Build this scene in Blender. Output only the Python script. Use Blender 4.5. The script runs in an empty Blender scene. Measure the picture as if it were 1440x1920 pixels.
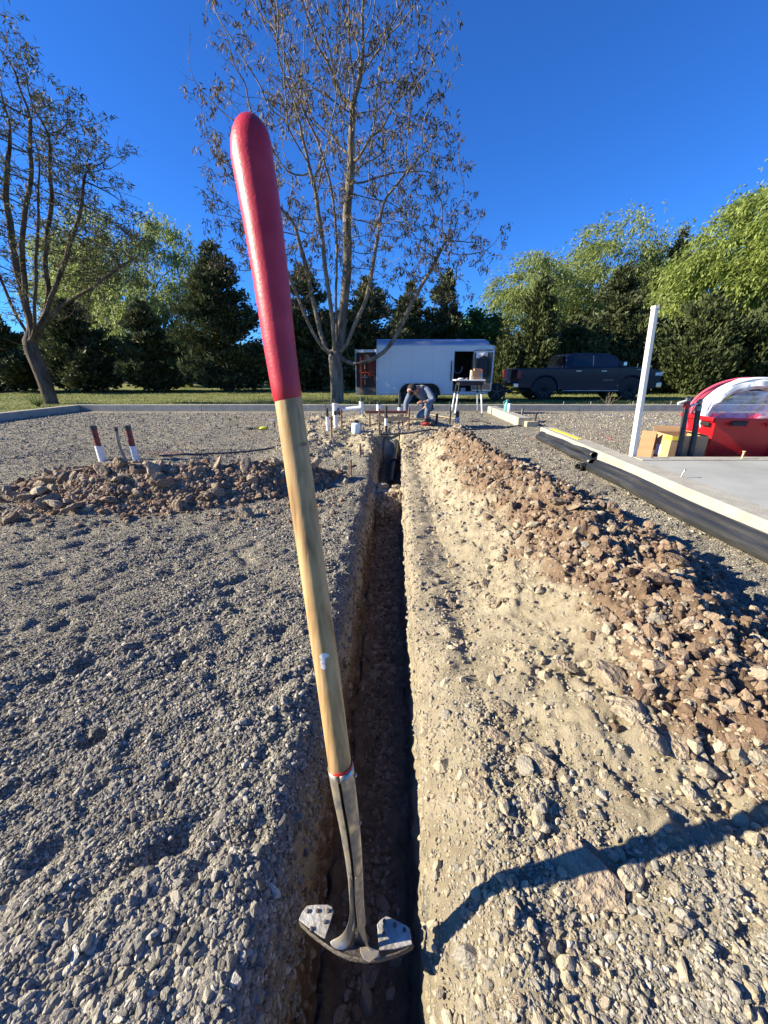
import bpy, bmesh, math, random
import numpy as np
from mathutils import Vector, Matrix, Euler

# ------------------------------------------------------------------ camera, world, sun, exposure
sc = bpy.context.scene
COL = sc.collection
CAMH = 1.25
PITCH = math.radians(20.2)
cam_d = bpy.data.cameras.new('camera')
cam = bpy.data.objects.new('camera', cam_d); COL.objects.link(cam)
cam.location = (0, 0, CAMH)
cam.rotation_euler = (math.radians(90) - PITCH, 0, 0)
cam_d.sensor_fit = 'HORIZONTAL'; cam_d.sensor_width = 36; cam_d.lens = 36 * 721 / 1440
cam_d.clip_start = 0.05; cam_d.clip_end = 2000
sc.camera = cam

SUN_EL = math.radians(25)
SUN_AZ = math.radians(-93)            # compass style: 0 = +y, -90 = -x
world = bpy.data.worlds.new('World'); sc.world = world; world.use_nodes = True
nt = world.node_tree; nt.nodes.clear()
wo = nt.nodes.new('ShaderNodeOutputWorld'); bg = nt.nodes.new('ShaderNodeBackground')
sky = nt.nodes.new('ShaderNodeTexSky'); sky.sky_type = 'NISHITA'; sky.sun_disc = False
sky.sun_elevation = SUN_EL; sky.sun_rotation = SUN_AZ
sky.altitude = 600; sky.air_density = 1.0; sky.dust_density = 0.0; sky.ozone_density = 10.0
tint = nt.nodes.new('ShaderNodeMix'); tint.data_type = 'RGBA'; tint.blend_type = 'MULTIPLY'; tint.inputs[0].default_value = 1
tint.inputs[7].default_value = (.56, .98, 1.38, 1)          # deep, saturated phone-camera blue, the same over the whole sky
nt.links.new(sky.outputs[0], tint.inputs[6]); nt.links.new(tint.outputs[2], bg.inputs[0])
bg.inputs[1].default_value = 0.062
nt.links.new(bg.outputs[0], wo.inputs[0])
sun_d = bpy.data.lights.new('sun', 'SUN'); sun = bpy.data.objects.new('sun', sun_d); COL.objects.link(sun)
sun_d.energy = 5.0; sun_d.angle = math.radians(0.53); sun_d.color = (1.0, 0.90, 0.70)
sdir = Vector((math.sin(SUN_AZ) * math.cos(SUN_EL), math.cos(SUN_AZ) * math.cos(SUN_EL), math.sin(SUN_EL)))
sun.rotation_euler = sdir.to_track_quat('Z', 'Y').to_euler()
sun.location = sdir * 40
sc.view_settings.view_transform = 'Standard'; sc.view_settings.look = 'None'
sc.view_settings.exposure = 1.42; sc.view_settings.gamma = 1; sc.view_settings.use_curve_mapping = False
sc.cycles.max_bounces = 6

# ------------------------------------------------------------------ helpers
CP, SP = math.cos(PITCH), math.sin(PITCH)
def ray(px, py):
    u = (px - 720) / 721; v = (960 - py) / 721
    return u, CP + v * SP, v * CP - SP
def at(px, py, z=0.0):                      # point on the level z seen at a pixel of the photograph
    a, b, c = ray(px, py); t = (z - CAMH) / c
    return Vector((a * t, b * t, z))
def atd(px, py, y):                         # point at distance y
    a, b, c = ray(px, py); t = y / b
    return Vector((a * t, y, CAMH + c * t))

def tag(o, label=None, cat=None, group=None, kind=None):
    if label: o['label'] = label
    if cat: o['category'] = cat
    if group: o['group'] = group
    if kind: o['kind'] = kind
    return o
def empty(name, loc, rz=0.0):
    o = bpy.data.objects.new(name, None); COL.objects.link(o)
    o.location = loc; o.rotation_euler = (0, 0, rz); o.empty_display_size = .1
    return o
def thing(name, label, cat, loc=(0, 0, 0), rz=0.0, group=None):
    return tag(empty(name, loc, rz), label, cat, group)
def link(name, me, parent=None, loc=None, rot=None, scale=None):
    o = bpy.data.objects.new(name, me); COL.objects.link(o)
    if parent: o.parent = parent
    if loc is not None: o.location = loc
    if rot is not None: o.rotation_euler = rot
    if scale is not None: o.scale = scale if hasattr(scale, '__len__') else (scale,) * 3
    return o
def dup(o, parent=None):
    c = o.copy(); COL.objects.link(c)
    if parent: c.parent = parent
    for ch in list(o.children): dup(ch, c)
    return c

class MB:
    def __init__(s): s.v = []; s.f = []
    def add(s, vs, fs):
        n = len(s.v); s.v += [tuple(v) for v in vs]; s.f += [tuple(i + n for i in f) for f in fs]; return s
    def box(s, x0, x1, y0, y1, z0, z1):
        return s.add([(x0,y0,z0),(x1,y0,z0),(x1,y1,z0),(x0,y1,z0),(x0,y0,z1),(x1,y0,z1),(x1,y1,z1),(x0,y1,z1)],
                     [(3,2,1,0),(4,5,6,7),(0,1,5,4),(1,2,6,5),(2,3,7,6),(3,0,4,7)])
    def obox(s, c, size, rot=(0,0,0)):
        M = Matrix.Translation(c) @ Euler(rot).to_matrix().to_4x4()
        a, b, d = [k / 2 for k in size]
        vs = [M @ Vector(p) for p in [(-a,-b,-d),(a,-b,-d),(a,b,-d),(-a,b,-d),(-a,-b,d),(a,-b,d),(a,b,d),(-a,b,d)]]
        return s.add(vs, [(3,2,1,0),(4,5,6,7),(0,1,5,4),(1,2,6,5),(2,3,7,6),(3,0,4,7)])
    def tube(s, pts, radii, n=10, caps=True, flat=(1, 1)):
        pts = [Vector(p) for p in pts]
        if not hasattr(radii, '__len__'): radii = [radii] * len(pts)
        t0 = (pts[1] - pts[0]).normalized()
        up = Vector((0, 0, 1)) if abs(t0.z) < .95 else Vector((0, 1, 0))
        u = t0.cross(up).normalized(); base = len(s.v)
        for i, p in enumerate(pts):
            t = (pts[min(i + 1, len(pts) - 1)] - pts[max(i - 1, 0)])
            if t.length < 1e-9: t = t0.copy()
            t.normalize()
            u = (u - t * u.dot(t)).normalized(); w = t.cross(u)
            for k in range(n):
                a = 2 * math.pi * k / n
                s.v.append(tuple(p + (u * math.cos(a) * flat[0] + w * math.sin(a) * flat[1]) * radii[i]))
        for i in range(len(pts) - 1):
            for k in range(n):
                a = base + i * n + k; b = base + i * n + (k + 1) % n
                s.f.append((a, b, b + n, a + n))
        if caps:
            s.f.append(tuple(base + k for k in reversed(range(n))))
            s.f.append(tuple(base + (len(pts) - 1) * n + k for k in range(n)))
        return s
    def lathe(s, prof, c=(0, 0, 0), n=20, axis='z'):
        base = len(s.v); c = Vector(c)
        for r, h in prof:
            for k in range(n):
                a = 2 * math.pi * k / n; p = (r * math.cos(a), r * math.sin(a), h)
                if axis == 'y': p = (p[0], p[2], p[1])
                if axis == 'x': p = (p[2], p[0], p[1])
                s.v.append(tuple(c + Vector(p)))
        for i in range(len(prof) - 1):
            for k in range(n):
                a = base + i * n + k; b = base + i * n + (k + 1) % n
                s.f.append((a, b, b + n, a + n) if axis != 'y' else (a + n, b + n, b, a))
        s.f.append(tuple(base + k for k in (reversed(range(n)) if axis != 'y' else range(n))))
        s.f.append(tuple(base + (len(prof) - 1) * n + k for k in (range(n) if axis != 'y' else reversed(range(n)))))
        return s
    def prism(s, poly, y0, y1, plane='xz', inset=0.0):
        n = len(poly); base = len(s.v)
        for yy in (y0, y1):
            for a, b in poly:
                s.v.append((a, yy, b) if plane == 'xz' else (a, b, yy) if plane == 'xy' else (yy, a, b))
        s.f.append(tuple(range(base, base + n))); s.f.append(tuple(reversed(range(base + n, base + 2 * n))))
        for k in range(n):
            a, b = base + k, base + (k + 1) % n
            s.f.append((b, a, a + n, b + n))
        return s
    def ball(s, c, r, n=12, m=8, sc=(1, 1, 1)):
        c = Vector(c); base = len(s.v)
        for i in range(1, m):
            th = math.pi * i / m
            for k in range(n):
                a = 2 * math.pi * k / n
                s.v.append((c.x + r*sc[0]*math.sin(th)*math.cos(a), c.y + r*sc[1]*math.sin(th)*math.sin(a), c.z + r*sc[2]*math.cos(th)))
        top = len(s.v); s.v.append((c.x, c.y, c.z + r*sc[2])); s.v.append((c.x, c.y, c.z - r*sc[2]))
        for i in range(m - 2):
            for k in range(n):
                a = base + i*n + k; b = base + i*n + (k+1) % n
                s.f.append((a, a + n, b + n, b))
        for k in range(n):
            s.f.append((top, base + k, base + (k+1) % n))
            s.f.append((top + 1, base + (m-2)*n + (k+1) % n, base + (m-2)*n + k))
        return s
    def mesh(s, name, m=None, smooth=False, bevel=0, fix=True):
        me = bpy.data.meshes.new(name); me.from_pydata(s.v, [], s.f)
        if fix or bevel:
            b = bmesh.new(); b.from_mesh(me)
            bmesh.ops.recalc_face_normals(b, faces=b.faces)
            if bevel:
                bmesh.ops.bevel(b, geom=[e for e in b.edges if len(e.link_faces) == 2 and e.calc_face_angle(0) > .5], offset=bevel, segments=2, affect='EDGES', profile=.6)
            b.to_mesh(me); b.free()
        if m: me.materials.append(m)
        if smooth:
            me.polygons.foreach_set('use_smooth', [True] * len(me.polygons))
            try: me.set_sharp_from_angle(angle=math.radians(38))
            except Exception: pass
        return me
    def build(s, name, m=None, parent=None, smooth=False, bevel=0, **k):
        return link(name, s.mesh(name, m, smooth, bevel), parent, **k)

def fast_mesh(name, V, F, m=None, smooth=False):          # numpy arrays, all faces of one size
    V = np.asarray(V, dtype=np.float32); F = np.asarray(F, dtype=np.int32)
    me = bpy.data.meshes.new(name); k = F.shape[1]
    me.vertices.add(len(V)); me.vertices.foreach_set('co', V.ravel())
    me.loops.add(F.size); me.loops.foreach_set('vertex_index', F.ravel())
    me.polygons.add(len(F)); me.polygons.foreach_set('loop_start', np.arange(0, F.size, k, dtype=np.int32))
    me.update(calc_edges=True)
    if smooth: me.polygons.foreach_set('use_smooth', np.ones(len(F), dtype=bool))
    if m: me.materials.append(m)
    return me
def attr(me, name, vals, kind='FLOAT'):
    a = me.attributes.new(name, kind, 'POINT')
    a.data.foreach_set('vector' if kind == 'FLOAT_VECTOR' else 'value', np.asarray(vals, dtype=np.int32 if kind == 'INT' else np.float32).ravel())

# numpy value noise
def _h(ix, iy, seed):
    n = (ix * 374761393 + iy * 668265263 + seed * 1442695041) & 0xFFFFFFFF
    n = ((n ^ (n >> 13)) * 1274126177) & 0xFFFFFFFF
    return ((n ^ (n >> 16)) & 0xFFFF) / 65535.0
def vnoise(x, y, seed=0):
    x = np.asarray(x, float); y = np.asarray(y, float)
    ix = np.floor(x).astype(np.int64); iy = np.floor(y).astype(np.int64)
    fx = x - ix; fy = y - iy; fx = fx*fx*fx*(fx*(fx*6-15)+10); fy = fy*fy*fy*(fy*(fy*6-15)+10)
    a = _h(ix, iy, seed); b = _h(ix+1, iy, seed); c = _h(ix, iy+1, seed); d = _h(ix+1, iy+1, seed)
    return (a*(1-fx)+b*fx)*(1-fy) + (c*(1-fx)+d*fx)*fy
def fbm(x, y, f=1.0, o=4, seed=0, gain=.5):
    s = 0; a = 1; t = 0
    for i in range(o):
        s = s + a * (vnoise(x*f + 13.7*i, y*f - 7.3*i, seed+i) * 2 - 1); t += a; a *= gain; f *= 2.03
    return s / t
def sstep(a, b, x):
    t = np.clip((np.asarray(x, float) - a) / (b - a), 0, 1); return t*t*(3-2*t)

# ------------------------------------------------------------------ materials
def new_mat(name):
    m = bpy.data.materials.new(name); m.use_nodes = True
    n = m.node_tree.nodes; b = n['Principled BSDF']; return m, m.node_tree, b
def mat(name, col, rough=.7, metal=0.0, col2=None, scale=8.0, detail=4, bump=0.0, bscale=None, stretch=None, rnd=0.0, spec=None, coat=0.0, lo=.35, hi=.65, trans=0.0, sss=0.0):
    m, t, b = new_mat(name); N = t.nodes; L = t.links
    b.inputs['Base Color'].default_value = (*col, 1); b.inputs['Roughness'].default_value = rough; b.inputs['Metallic'].default_value = metal
    if spec is not None: b.inputs['Specular IOR Level'].default_value = spec
    if coat: b.inputs['Coat Weight'].default_value = coat; b.inputs['Coat Roughness'].default_value = .05
    if trans: b.inputs['Transmission Weight'].default_value = trans
    tc = N.new('ShaderNodeTexCoord'); mp = N.new('ShaderNodeMapping'); L.new(tc.outputs['Object'], mp.inputs[0])
    if stretch: mp.inputs['Scale'].default_value = stretch
    out = None
    if col2:
        nz = N.new('ShaderNodeTexNoise'); nz.inputs['Scale'].default_value = scale; nz.inputs['Detail'].default_value = detail; nz.inputs['Roughness'].default_value = .65
        L.new(mp.outputs[0], nz.inputs['Vector'])
        rp = N.new('ShaderNodeValToRGB'); rp.color_ramp.elements[0].position = lo; rp.color_ramp.elements[1].position = hi
        rp.color_ramp.elements[0].color = (*col, 1); rp.color_ramp.elements[1].color = (*col2, 1)
        L.new(nz.outputs[0], rp.inputs[0]); out = rp.outputs[0]
    if rnd:
        oi = N.new('ShaderNodeObjectInfo'); mr = N.new('ShaderNodeMapRange'); mr.inputs[3].default_value = 1 - rnd; mr.inputs[4].default_value = 1 + rnd
        L.new(oi.outputs['Random'], mr.inputs[0]); hs = N.new('ShaderNodeHueSaturation'); L.new(mr.outputs[0], hs.inputs['Value'])
        if out: L.new(out, hs.inputs['Color'])
        else: hs.inputs['Color'].default_value = (*col, 1)
        out = hs.outputs[0]
    if out: L.new(out, b.inputs['Base Color'])
    if bump:
        nb = N.new('ShaderNodeTexNoise'); nb.inputs['Scale'].default_value = bscale or scale * 4; nb.inputs['Detail'].default_value = 5
        L.new(mp.outputs[0], nb.inputs['Vector']); bp = N.new('ShaderNodeBump'); bp.inputs['Strength'].default_value = bump; bp.inputs['Distance'].default_value = .02
        L.new(nb.outputs[0], bp.inputs['Height']); L.new(bp.outputs[0], b.inputs['Normal'])
    return m
def ramp(t, elems):
    r = t.nodes.new('ShaderNodeValToRGB'); e = r.color_ramp.elements
    e[0].position, e[0].color = elems[0][0], (*elems[0][1], 1); e[1].position, e[1].color = elems[-1][0], (*elems[-1][1], 1)
    for p, c in elems[1:-1]:
        q = e.new(p); q.color = (*c, 1)
    return r
def leaf_mat(name, c1, c2, rough=.55, translucent=.25):
    m, t, b = new_mat(name); N, L = t.nodes, t.links
    g = N.new('ShaderNodeNewGeometry'); r = ramp(t, [(0, c1), (.5, tuple((a+b_)/2 for a, b_ in zip(c1, c2))), (1, c2)])
    L.new(g.outputs['Random Per Island'], r.inputs[0]); L.new(r.outputs[0], b.inputs['Base Color'])
    b.inputs['Roughness'].default_value = rough; b.inputs['Specular IOR Level'].default_value = .3
    tr = N.new('ShaderNodeBsdfTranslucent'); L.new(r.outputs[0], tr.inputs[0])
    mx = N.new('ShaderNodeMixShader'); mx.inputs[0].default_value = translucent
    L.new(b.outputs[0], mx.inputs[1]); L.new(tr.outputs[0], mx.inputs[2]); L.new(mx.outputs[0], N['Material Output'].inputs[0])
    return m

def earth_mat(name, gravel_bump=1.0):
    """gravel <-> tan soil <-> red brown clods, mixed by the mesh attributes 'soil' and 'brown'"""
    m, t, b = new_mat(name); N, L = t.nodes, t.links
    tc = N.new('ShaderNodeTexCoord')
    def noise(s, d=4, r=.6):
        n = N.new('ShaderNodeTexNoise'); n.inputs['Scale'].default_value = s; n.inputs['Detail'].default_value = d; n.inputs['Roughness'].default_value = r
        L.new(tc.outputs['Object'], n.inputs['Vector']); return n
    vo = N.new('ShaderNodeTexVoronoi'); vo.inputs['Scale'].default_value = 105; L.new(tc.outputs['Object'], vo.inputs['Vector'])
    sep = N.new('ShaderNodeSeparateColor'); L.new(vo.outputs['Color'], sep.inputs[0])
    gr = ramp(t, [(0, (.13,.122,.105)), (.3, (.21,.195,.165)), (.6, (.29,.268,.222)), (.85, (.37,.34,.28)), (1, (.50,.46,.37))])
    L.new(sep.outputs[0], gr.inputs[0])
    n1 = noise(1.3, 5); g2 = ramp(t, [(.3, (.78,.78,.79)), (.7, (1.12,1.09,1.02))]); L.new(n1.outputs[0], g2.inputs[0])
    mg = N.new('ShaderNodeMix'); mg.data_type = 'RGBA'; mg.blend_type = 'MULTIPLY'; mg.inputs[0].default_value = 1
    L.new(gr.outputs[0], mg.inputs[6]); L.new(g2.outputs[0], mg.inputs[7])
    n2 = noise(9, 6, .7); so = ramp(t, [(.25, (.24,.195,.13)), (.5, (.36,.305,.21)), (.75, (.49,.43,.31))]); L.new(n2.outputs[0], so.inputs[0])
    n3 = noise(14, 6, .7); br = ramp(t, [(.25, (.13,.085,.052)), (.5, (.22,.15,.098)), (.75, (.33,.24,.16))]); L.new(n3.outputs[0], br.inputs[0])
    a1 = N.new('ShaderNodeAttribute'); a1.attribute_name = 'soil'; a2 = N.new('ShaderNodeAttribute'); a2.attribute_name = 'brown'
    def edge(a, n, w=.8):
        ad = N.new('ShaderNodeMath'); ad.operation = 'MULTIPLY_ADD'; L.new(n.outputs[0], ad.inputs[0]); ad.inputs[1].default_value = w; ad.inputs[2].default_value = -w/2
        s2 = N.new('ShaderNodeMath'); s2.operation = 'ADD'; L.new(a.outputs['Fac'], s2.inputs[0]); L.new(ad.outputs[0], s2.inputs[1])
        mr = N.new('ShaderNodeMapRange'); mr.interpolation_type = 'SMOOTHSTEP'; mr.inputs[1].default_value = .3; mr.inputs[2].default_value = .7
        L.new(s2.outputs[0], mr.inputs[0]); return mr
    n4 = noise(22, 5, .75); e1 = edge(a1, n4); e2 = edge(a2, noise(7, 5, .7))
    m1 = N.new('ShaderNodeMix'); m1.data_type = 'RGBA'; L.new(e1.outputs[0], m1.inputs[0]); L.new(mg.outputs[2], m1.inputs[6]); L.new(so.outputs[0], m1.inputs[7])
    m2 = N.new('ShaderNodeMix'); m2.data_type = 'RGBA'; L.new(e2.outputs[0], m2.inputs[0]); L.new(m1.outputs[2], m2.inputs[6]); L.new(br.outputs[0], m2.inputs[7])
    L.new(m2.outputs[2], b.inputs['Base Color']); b.inputs['Roughness'].default_value = .95; b.inputs['Specular IOR Level'].default_value = .15
    # relief
    inv = N.new('ShaderNodeMath'); inv.operation = 'SUBTRACT'; inv.inputs[0].default_value = 1; L.new(e1.outputs[0], inv.inputs[1])
    vm = N.new('ShaderNodeMath'); vm.operation = 'MULTIPLY'; L.new(vo.outputs['Distance'], vm.inputs[0]); L.new(inv.outputs[0], vm.inputs[1])
    vs = N.new('ShaderNodeMath'); vs.operation = 'MULTIPLY'; L.new(vm.outputs[0], vs.inputs[0]); vs.inputs[1].default_value = -0.8 * gravel_bump
    n5 = noise(60, 8, .75)
    s3 = N.new('ShaderNodeMath'); s3.operation = 'ADD'; L.new(vs.outputs[0], s3.inputs[0]); L.new(n5.outputs[0], s3.inputs[1])
    bp = N.new('ShaderNodeBump'); bp.inputs['Strength'].default_value = 1.0; bp.inputs['Distance'].default_value = .02
    L.new(s3.outputs[0], bp.inputs['Height']); L.new(bp.outputs[0], b.inputs['Normal'])
    return m
M_earth = earth_mat('earth_and_gravel')

def stone_mat(name, cols, bump=.35):
    m, t, b = new_mat(name); N, L = t.nodes, t.links
    oi = N.new('ShaderNodeObjectInfo'); k = len(cols) - 1
    r = ramp(t, [(i / k, c) for i, c in enumerate(cols)]); L.new(oi.outputs['Random'], r.inputs[0])
    tc = N.new('ShaderNodeTexCoord'); n = N.new('ShaderNodeTexNoise'); n.inputs['Scale'].default_value = 3; n.inputs['Detail'].default_value = 6; L.new(tc.outputs['Object'], n.inputs['Vector'])
    g = ramp(t, [(.3, (.75,.75,.75)), (.7, (1.15,1.15,1.15))]); L.new(n.outputs[0], g.inputs[0])
    mx = N.new('ShaderNodeMix'); mx.data_type = 'RGBA'; mx.blend_type = 'MULTIPLY'; mx.inputs[0].default_value = 1
    L.new(r.outputs[0], mx.inputs[6]); L.new(g.outputs[0], mx.inputs[7]); L.new(mx.outputs[2], b.inputs['Base Color'])
    b.inputs['Roughness'].default_value = .9; b.inputs['Specular IOR Level'].default_value = .2
    bp = N.new('ShaderNodeBump'); bp.inputs['Strength'].default_value = bump; bp.inputs['Distance'].default_value = .2; L.new(n.outputs[0], bp.inputs['Height']); L.new(bp.outputs[0], b.inputs['Normal'])
    return m
M_pebble = stone_mat('gravel_stone', [(.125,.118,.102), (.20,.183,.153), (.28,.255,.207), (.215,.203,.173), (.37,.335,.272), (.29,.26,.207), (.56,.515,.42)])
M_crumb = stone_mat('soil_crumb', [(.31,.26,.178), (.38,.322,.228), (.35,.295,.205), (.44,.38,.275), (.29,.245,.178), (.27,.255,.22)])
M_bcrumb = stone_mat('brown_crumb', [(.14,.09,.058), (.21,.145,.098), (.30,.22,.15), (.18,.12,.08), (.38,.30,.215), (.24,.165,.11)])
M_clod = stone_mat('clay_clod', [(.30,.235,.16), (.38,.31,.22), (.34,.27,.19), (.45,.38,.275), (.28,.215,.145)], .6)
M_bclod = stone_mat('brown_clay_clod', [(.19,.13,.085), (.32,.24,.165), (.24,.165,.11), (.40,.32,.23), (.17,.11,.075), (.34,.27,.19)], .6)

# geometry-node scatter of stones on the vertices of a point mesh (uncountable gravel and crumbs)
def scatter(name, P, size, kind_seed, m, flat=.6, rng=None, nvar=5, subdiv=1):
    rng = rng or np.random.default_rng(kind_seed); n = len(P)
    me = bpy.data.meshes.new(name); me.vertices.add(n); me.vertices.foreach_set('co', np.asarray(P, np.float32).ravel())
    attr(me, 'rot', np.column_stack([rng.normal(0, .45, n), rng.normal(0, .45, n), rng.uniform(0, 6.28, n)]), 'FLOAT_VECTOR')
    attr(me, 'siz', np.column_stack([size * rng.uniform(.75, 1.45, n), size * rng.uniform(.65, 1.0, n), size * flat * rng.uniform(.7, 1.3, n)]), 'FLOAT_VECTOR')
    attr(me, 'pick', rng.integers(0, nvar, n), 'INT')
    o = link(name, me)
    g = bpy.data.node_groups.new(name + '_nodes', 'GeometryNodeTree')
    g.interface.new_socket('Geometry', in_out='INPUT', socket_type='NodeSocketGeometry')
    g.interface.new_socket('Geometry', in_out='OUTPUT', socket_type='NodeSocketGeometry')
    N, L = g.nodes, g.links
    gi = N.new('NodeGroupInput'); go = N.new('NodeGroupOutput')
    join = N.new('GeometryNodeGeometryToInstance')
    for k in range(nvar):
        ico = N.new('GeometryNodeMeshIcoSphere'); ico.inputs['Radius'].default_value = 1; ico.inputs['Subdivisions'].default_value = subdiv + (1 if subdiv == 1 else 0)
        nz = N.new('ShaderNodeTexNoise'); nz.noise_dimensions = '4D'; nz.inputs['W'].default_value = kind_seed * 3.1 + k * 5.7; nz.inputs['Scale'].default_value = 1.1; nz.inputs['Detail'].default_value = 1
        sb = N.new('ShaderNodeVectorMath'); sb.operation = 'SUBTRACT'; sb.inputs[1].default_value = (.5, .5, .5); L.new(nz.outputs['Color'], sb.inputs[0])
        ml = N.new('ShaderNodeVectorMath'); ml.operation = 'SCALE'; ml.inputs['Scale'].default_value = 2.2; L.new(sb.outputs[0], ml.inputs[0])
        sp = N.new('GeometryNodeSetPosition'); L.new(ico.outputs[0], sp.inputs['Geometry']); L.new(ml.outputs[0], sp.inputs['Offset'])
        ch = N.new('GeometryNodeConvexHull'); L.new(sp.outputs[0], ch.inputs[0])
        sm = N.new('GeometryNodeSetMaterial'); sm.inputs['Material'].default_value = m; L.new(ch.outputs[0], sm.inputs[0])
        L.new(sm.outputs[0], join.inputs[0])
    ip = N.new('GeometryNodeInstanceOnPoints'); L.new(gi.outputs[0], ip.inputs['Points']); L.new(join.outputs[0], ip.inputs['Instance']); ip.inputs['Pick Instance'].default_value = True
    def named(nm, ty):
        q = N.new('GeometryNodeInputNamedAttribute'); q.data_type = ty; q.inputs[0].default_value = nm; return q.outputs[0]
    L.new(named('pick', 'INT'), ip.inputs['Instance Index'])
    e2r = N.new('FunctionNodeEulerToRotation'); L.new(named('rot', 'FLOAT_VECTOR'), e2r.inputs[0]); L.new(e2r.outputs[0], ip.inputs['Rotation'])
    L.new(named('siz', 'FLOAT_VECTOR'), ip.inputs['Scale'])
    L.new(ip.outputs[0], go.inputs[0])
    md = o.modifiers.new('scatter', 'NODES'); md.node_group = g
    me.materials.append(m)
    return o
# ------------------------------------------------------------------ ground, trench, heaps
def xl(y): return -.29 + .026 * (y - .5) + .030 * fbm(y, y*0+3, 2.6, 5, 5, .6)
def xr(y): return .095 + .03 * y + .020 * fbm(y, y*0+9, 3.4, 5, 8, .62)
def trench_depth(y):
    d = np.interp(y, [-2, .3, .62, 3.2, 4.1, 4.35, 4.55, 4.75, 6.9, 7.3, 7.7], [.52, .52, .50, .50, .46, .13, .10, .40, .40, .22, 0])
    return d
def relief(x, y):                                   # trampled, raked gravel
    u = .80*x + .60*y; v = -.60*x + .80*y                # rake marks run up to the right
    r = .018 * fbm(u*.8, v*1.5, 2.6, 3, 21) + .020 * fbm(u*.55, v*1.35, 6.5, 4, 22, .6) + .007 * fbm(x, y, 21, 2, 23)
    r = r + .010*np.abs(fbm(u*.5, v*1.6, 9.0, 3, 24)) + .006*fbm(u*.6, v*1.3, 15, 2, 25)
    pits = np.clip(fbm(u*.8, v, 11, 2, 31) - .12, 0, 1) * -.045
    return r + pits
def mess(x, y):                                     # dug-over soil round the pipes in the ground
    w = sstep(5.1, 6.0, y) * (1 - sstep(10.4, 11.4, y)) * sstep(-2.4, -1.5, x + .12*(y-8)) * (1 - sstep(.9, 1.7, x))
    h = .05 + .17 * np.clip(fbm(x, y, 1.7, 4, 41) + .12, -.2, 1) + .05 * fbm(x, y, 6, 4, 42)
    hump = .17 * np.exp(-((x + .75)/.55)**2 - ((y - 6.7)/.75)**2) + .12 * np.exp(-((x + .2)/.5)**2 - ((y - 9.6)/.6)**2) + .10 * np.exp(-((x - .9)/.5)**2 - ((y - 9.2)/.5)**2)
    hump = hump + .10*np.exp(-((x + .25)/.16)**2 - ((y - 6.2)/.8)**2)
    return w, w * h + hump * (1 + .4 * fbm(x, y, 5, 3, 43))
def soilmask(x, y):
    w, h = mess(x, y)
    right = sstep(-.03, .03, x - xr(y)) * (1 - sstep(.75, 1.15, x - .05*y + .25*fbm(x, y, 2, 3, 51))) * (1 - sstep(6.8, 7.6, y))
    near_gravel = (1 - sstep(.4, .72, y + .35*fbm(x, y, 3, 3, 52) - .12*(x-.5))) * sstep(.35, .75, x)
    left = .35 * np.exp(-((x + .55)/.35)**2) * (.5 + fbm(x, y, 3, 3, 53)) * sstep(.8, 1.5, y)
    return np.clip(np.maximum(np.maximum(w * (.75 + .5*fbm(x, y, 2.5, 3, 54)), right * .95), left) - .55*near_gravel*right, 0, 1)
def ground_z(x, y):
    x = np.asarray(x, float); y = np.asarray(y, float)
    w, h = mess(x, y)
    calm = 1 - .5 * sstep(6, 10, y)
    pad = 1 - sstep(12.6, 12.95, y)
    bank = (.145*sstep(.0, .20, x - xr(y)) + .03*sstep(.25, .8, x)) * (1 - sstep(.7, 1.9, y)) * sstep(-1, -.3, y)
    rb = sstep(.05, .15, x - xr(y)) * (1 - sstep(5.5, 6.5, y)); bank = bank + rb * (np.clip(fbm(x, y, 13, 3, 180) - .08, 0, 1)*.018 + .009*fbm(x, y, 5, 5, 182, .6))
    return bank + relief(x, y) * calm * (1 - .5 * soilmask(x, y)) * pad + h + .03 * np.exp(-((x - xr(y) - .10)/.10)**2) * (1 - sstep(6, 7.4, y))

rows = [-1.0]
while rows[-1] < 13.0: rows.append(rows[-1] + .0058 * max(.85, rows[-1] + .75))
rows = np.array(rows)
side = [0.0]
while side[-1] < 4.6: side.append(side[-1] + .0075 + .0045 * side[-1])
side = np.array(side[1:])
tl = np.array([(-.09, 0, 0), (-.05, .004, .0), (-.02, .018, 0), (.012, .05, 0), (.035, .10, .15), (.052, .15, .4), (.062, .20, .8), (.068, .28, 1.2), (.072, .36, 1.2), (.078, .42, 1), (.10, .45, 1)])
tr_ = np.array([(-.03, .45, 1), (-.018, .40, 1), (-.012, .30, 1), (-.006, .2, .8), (-.002, .10, .5), (.0, .05, .3), (.006, .02, .1), (.02, .004, 0), (.06, -.004, 0)])
def dens(T, n):
    s = np.concatenate([[0], np.cumsum(np.hypot(np.diff(T[:, 0]), np.diff(T[:, 1])))]); q = np.linspace(0, s[-1], n)
    return np.column_stack([np.interp(q, s, T[:, k]) for k in range(3)])
TL = dens(tl, 46); TR = dens(tr_, 40); nf = 24
Y = rows[:, None]; XL = xl(Y); XR = xr(Y); D = trench_depth(Y)
spread = 1 + np.maximum(Y, -.4) * .5
mini = sstep(0, .02, D)
lx = XL + TL[:, 0][None]; lz = -TL[:, 1][None] * (D / .45)
rx = XR + TR[:, 0][None]; rz = -TR[:, 1][None] * (D / .45)
wn = fbm(Y*1.0 + 0*lx, lz*2.2, 5.5, 5, 61); lx = lx + mini*.030 * wn * TL[:, 2][None] + mini*.012*fbm(Y + 0*lx, lz, 30, 3, 64)*np.minimum(TL[:, 2]*2, 1)[None]
lz = lz + mini*.008 * fbm(lx, Y + 0*lx, 25, 3, 62)
rx = rx + .018 * fbm(Y + 0*rx, rz*1.5, 9, 4, 63) * np.minimum(TR[:, 2]*2 + .5, 1)[None] + .010*fbm(Y + 0*rx, rz, 40, 2, 65)
fu = np.linspace(0, 1, nf + 2)[1:-1][None]
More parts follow.
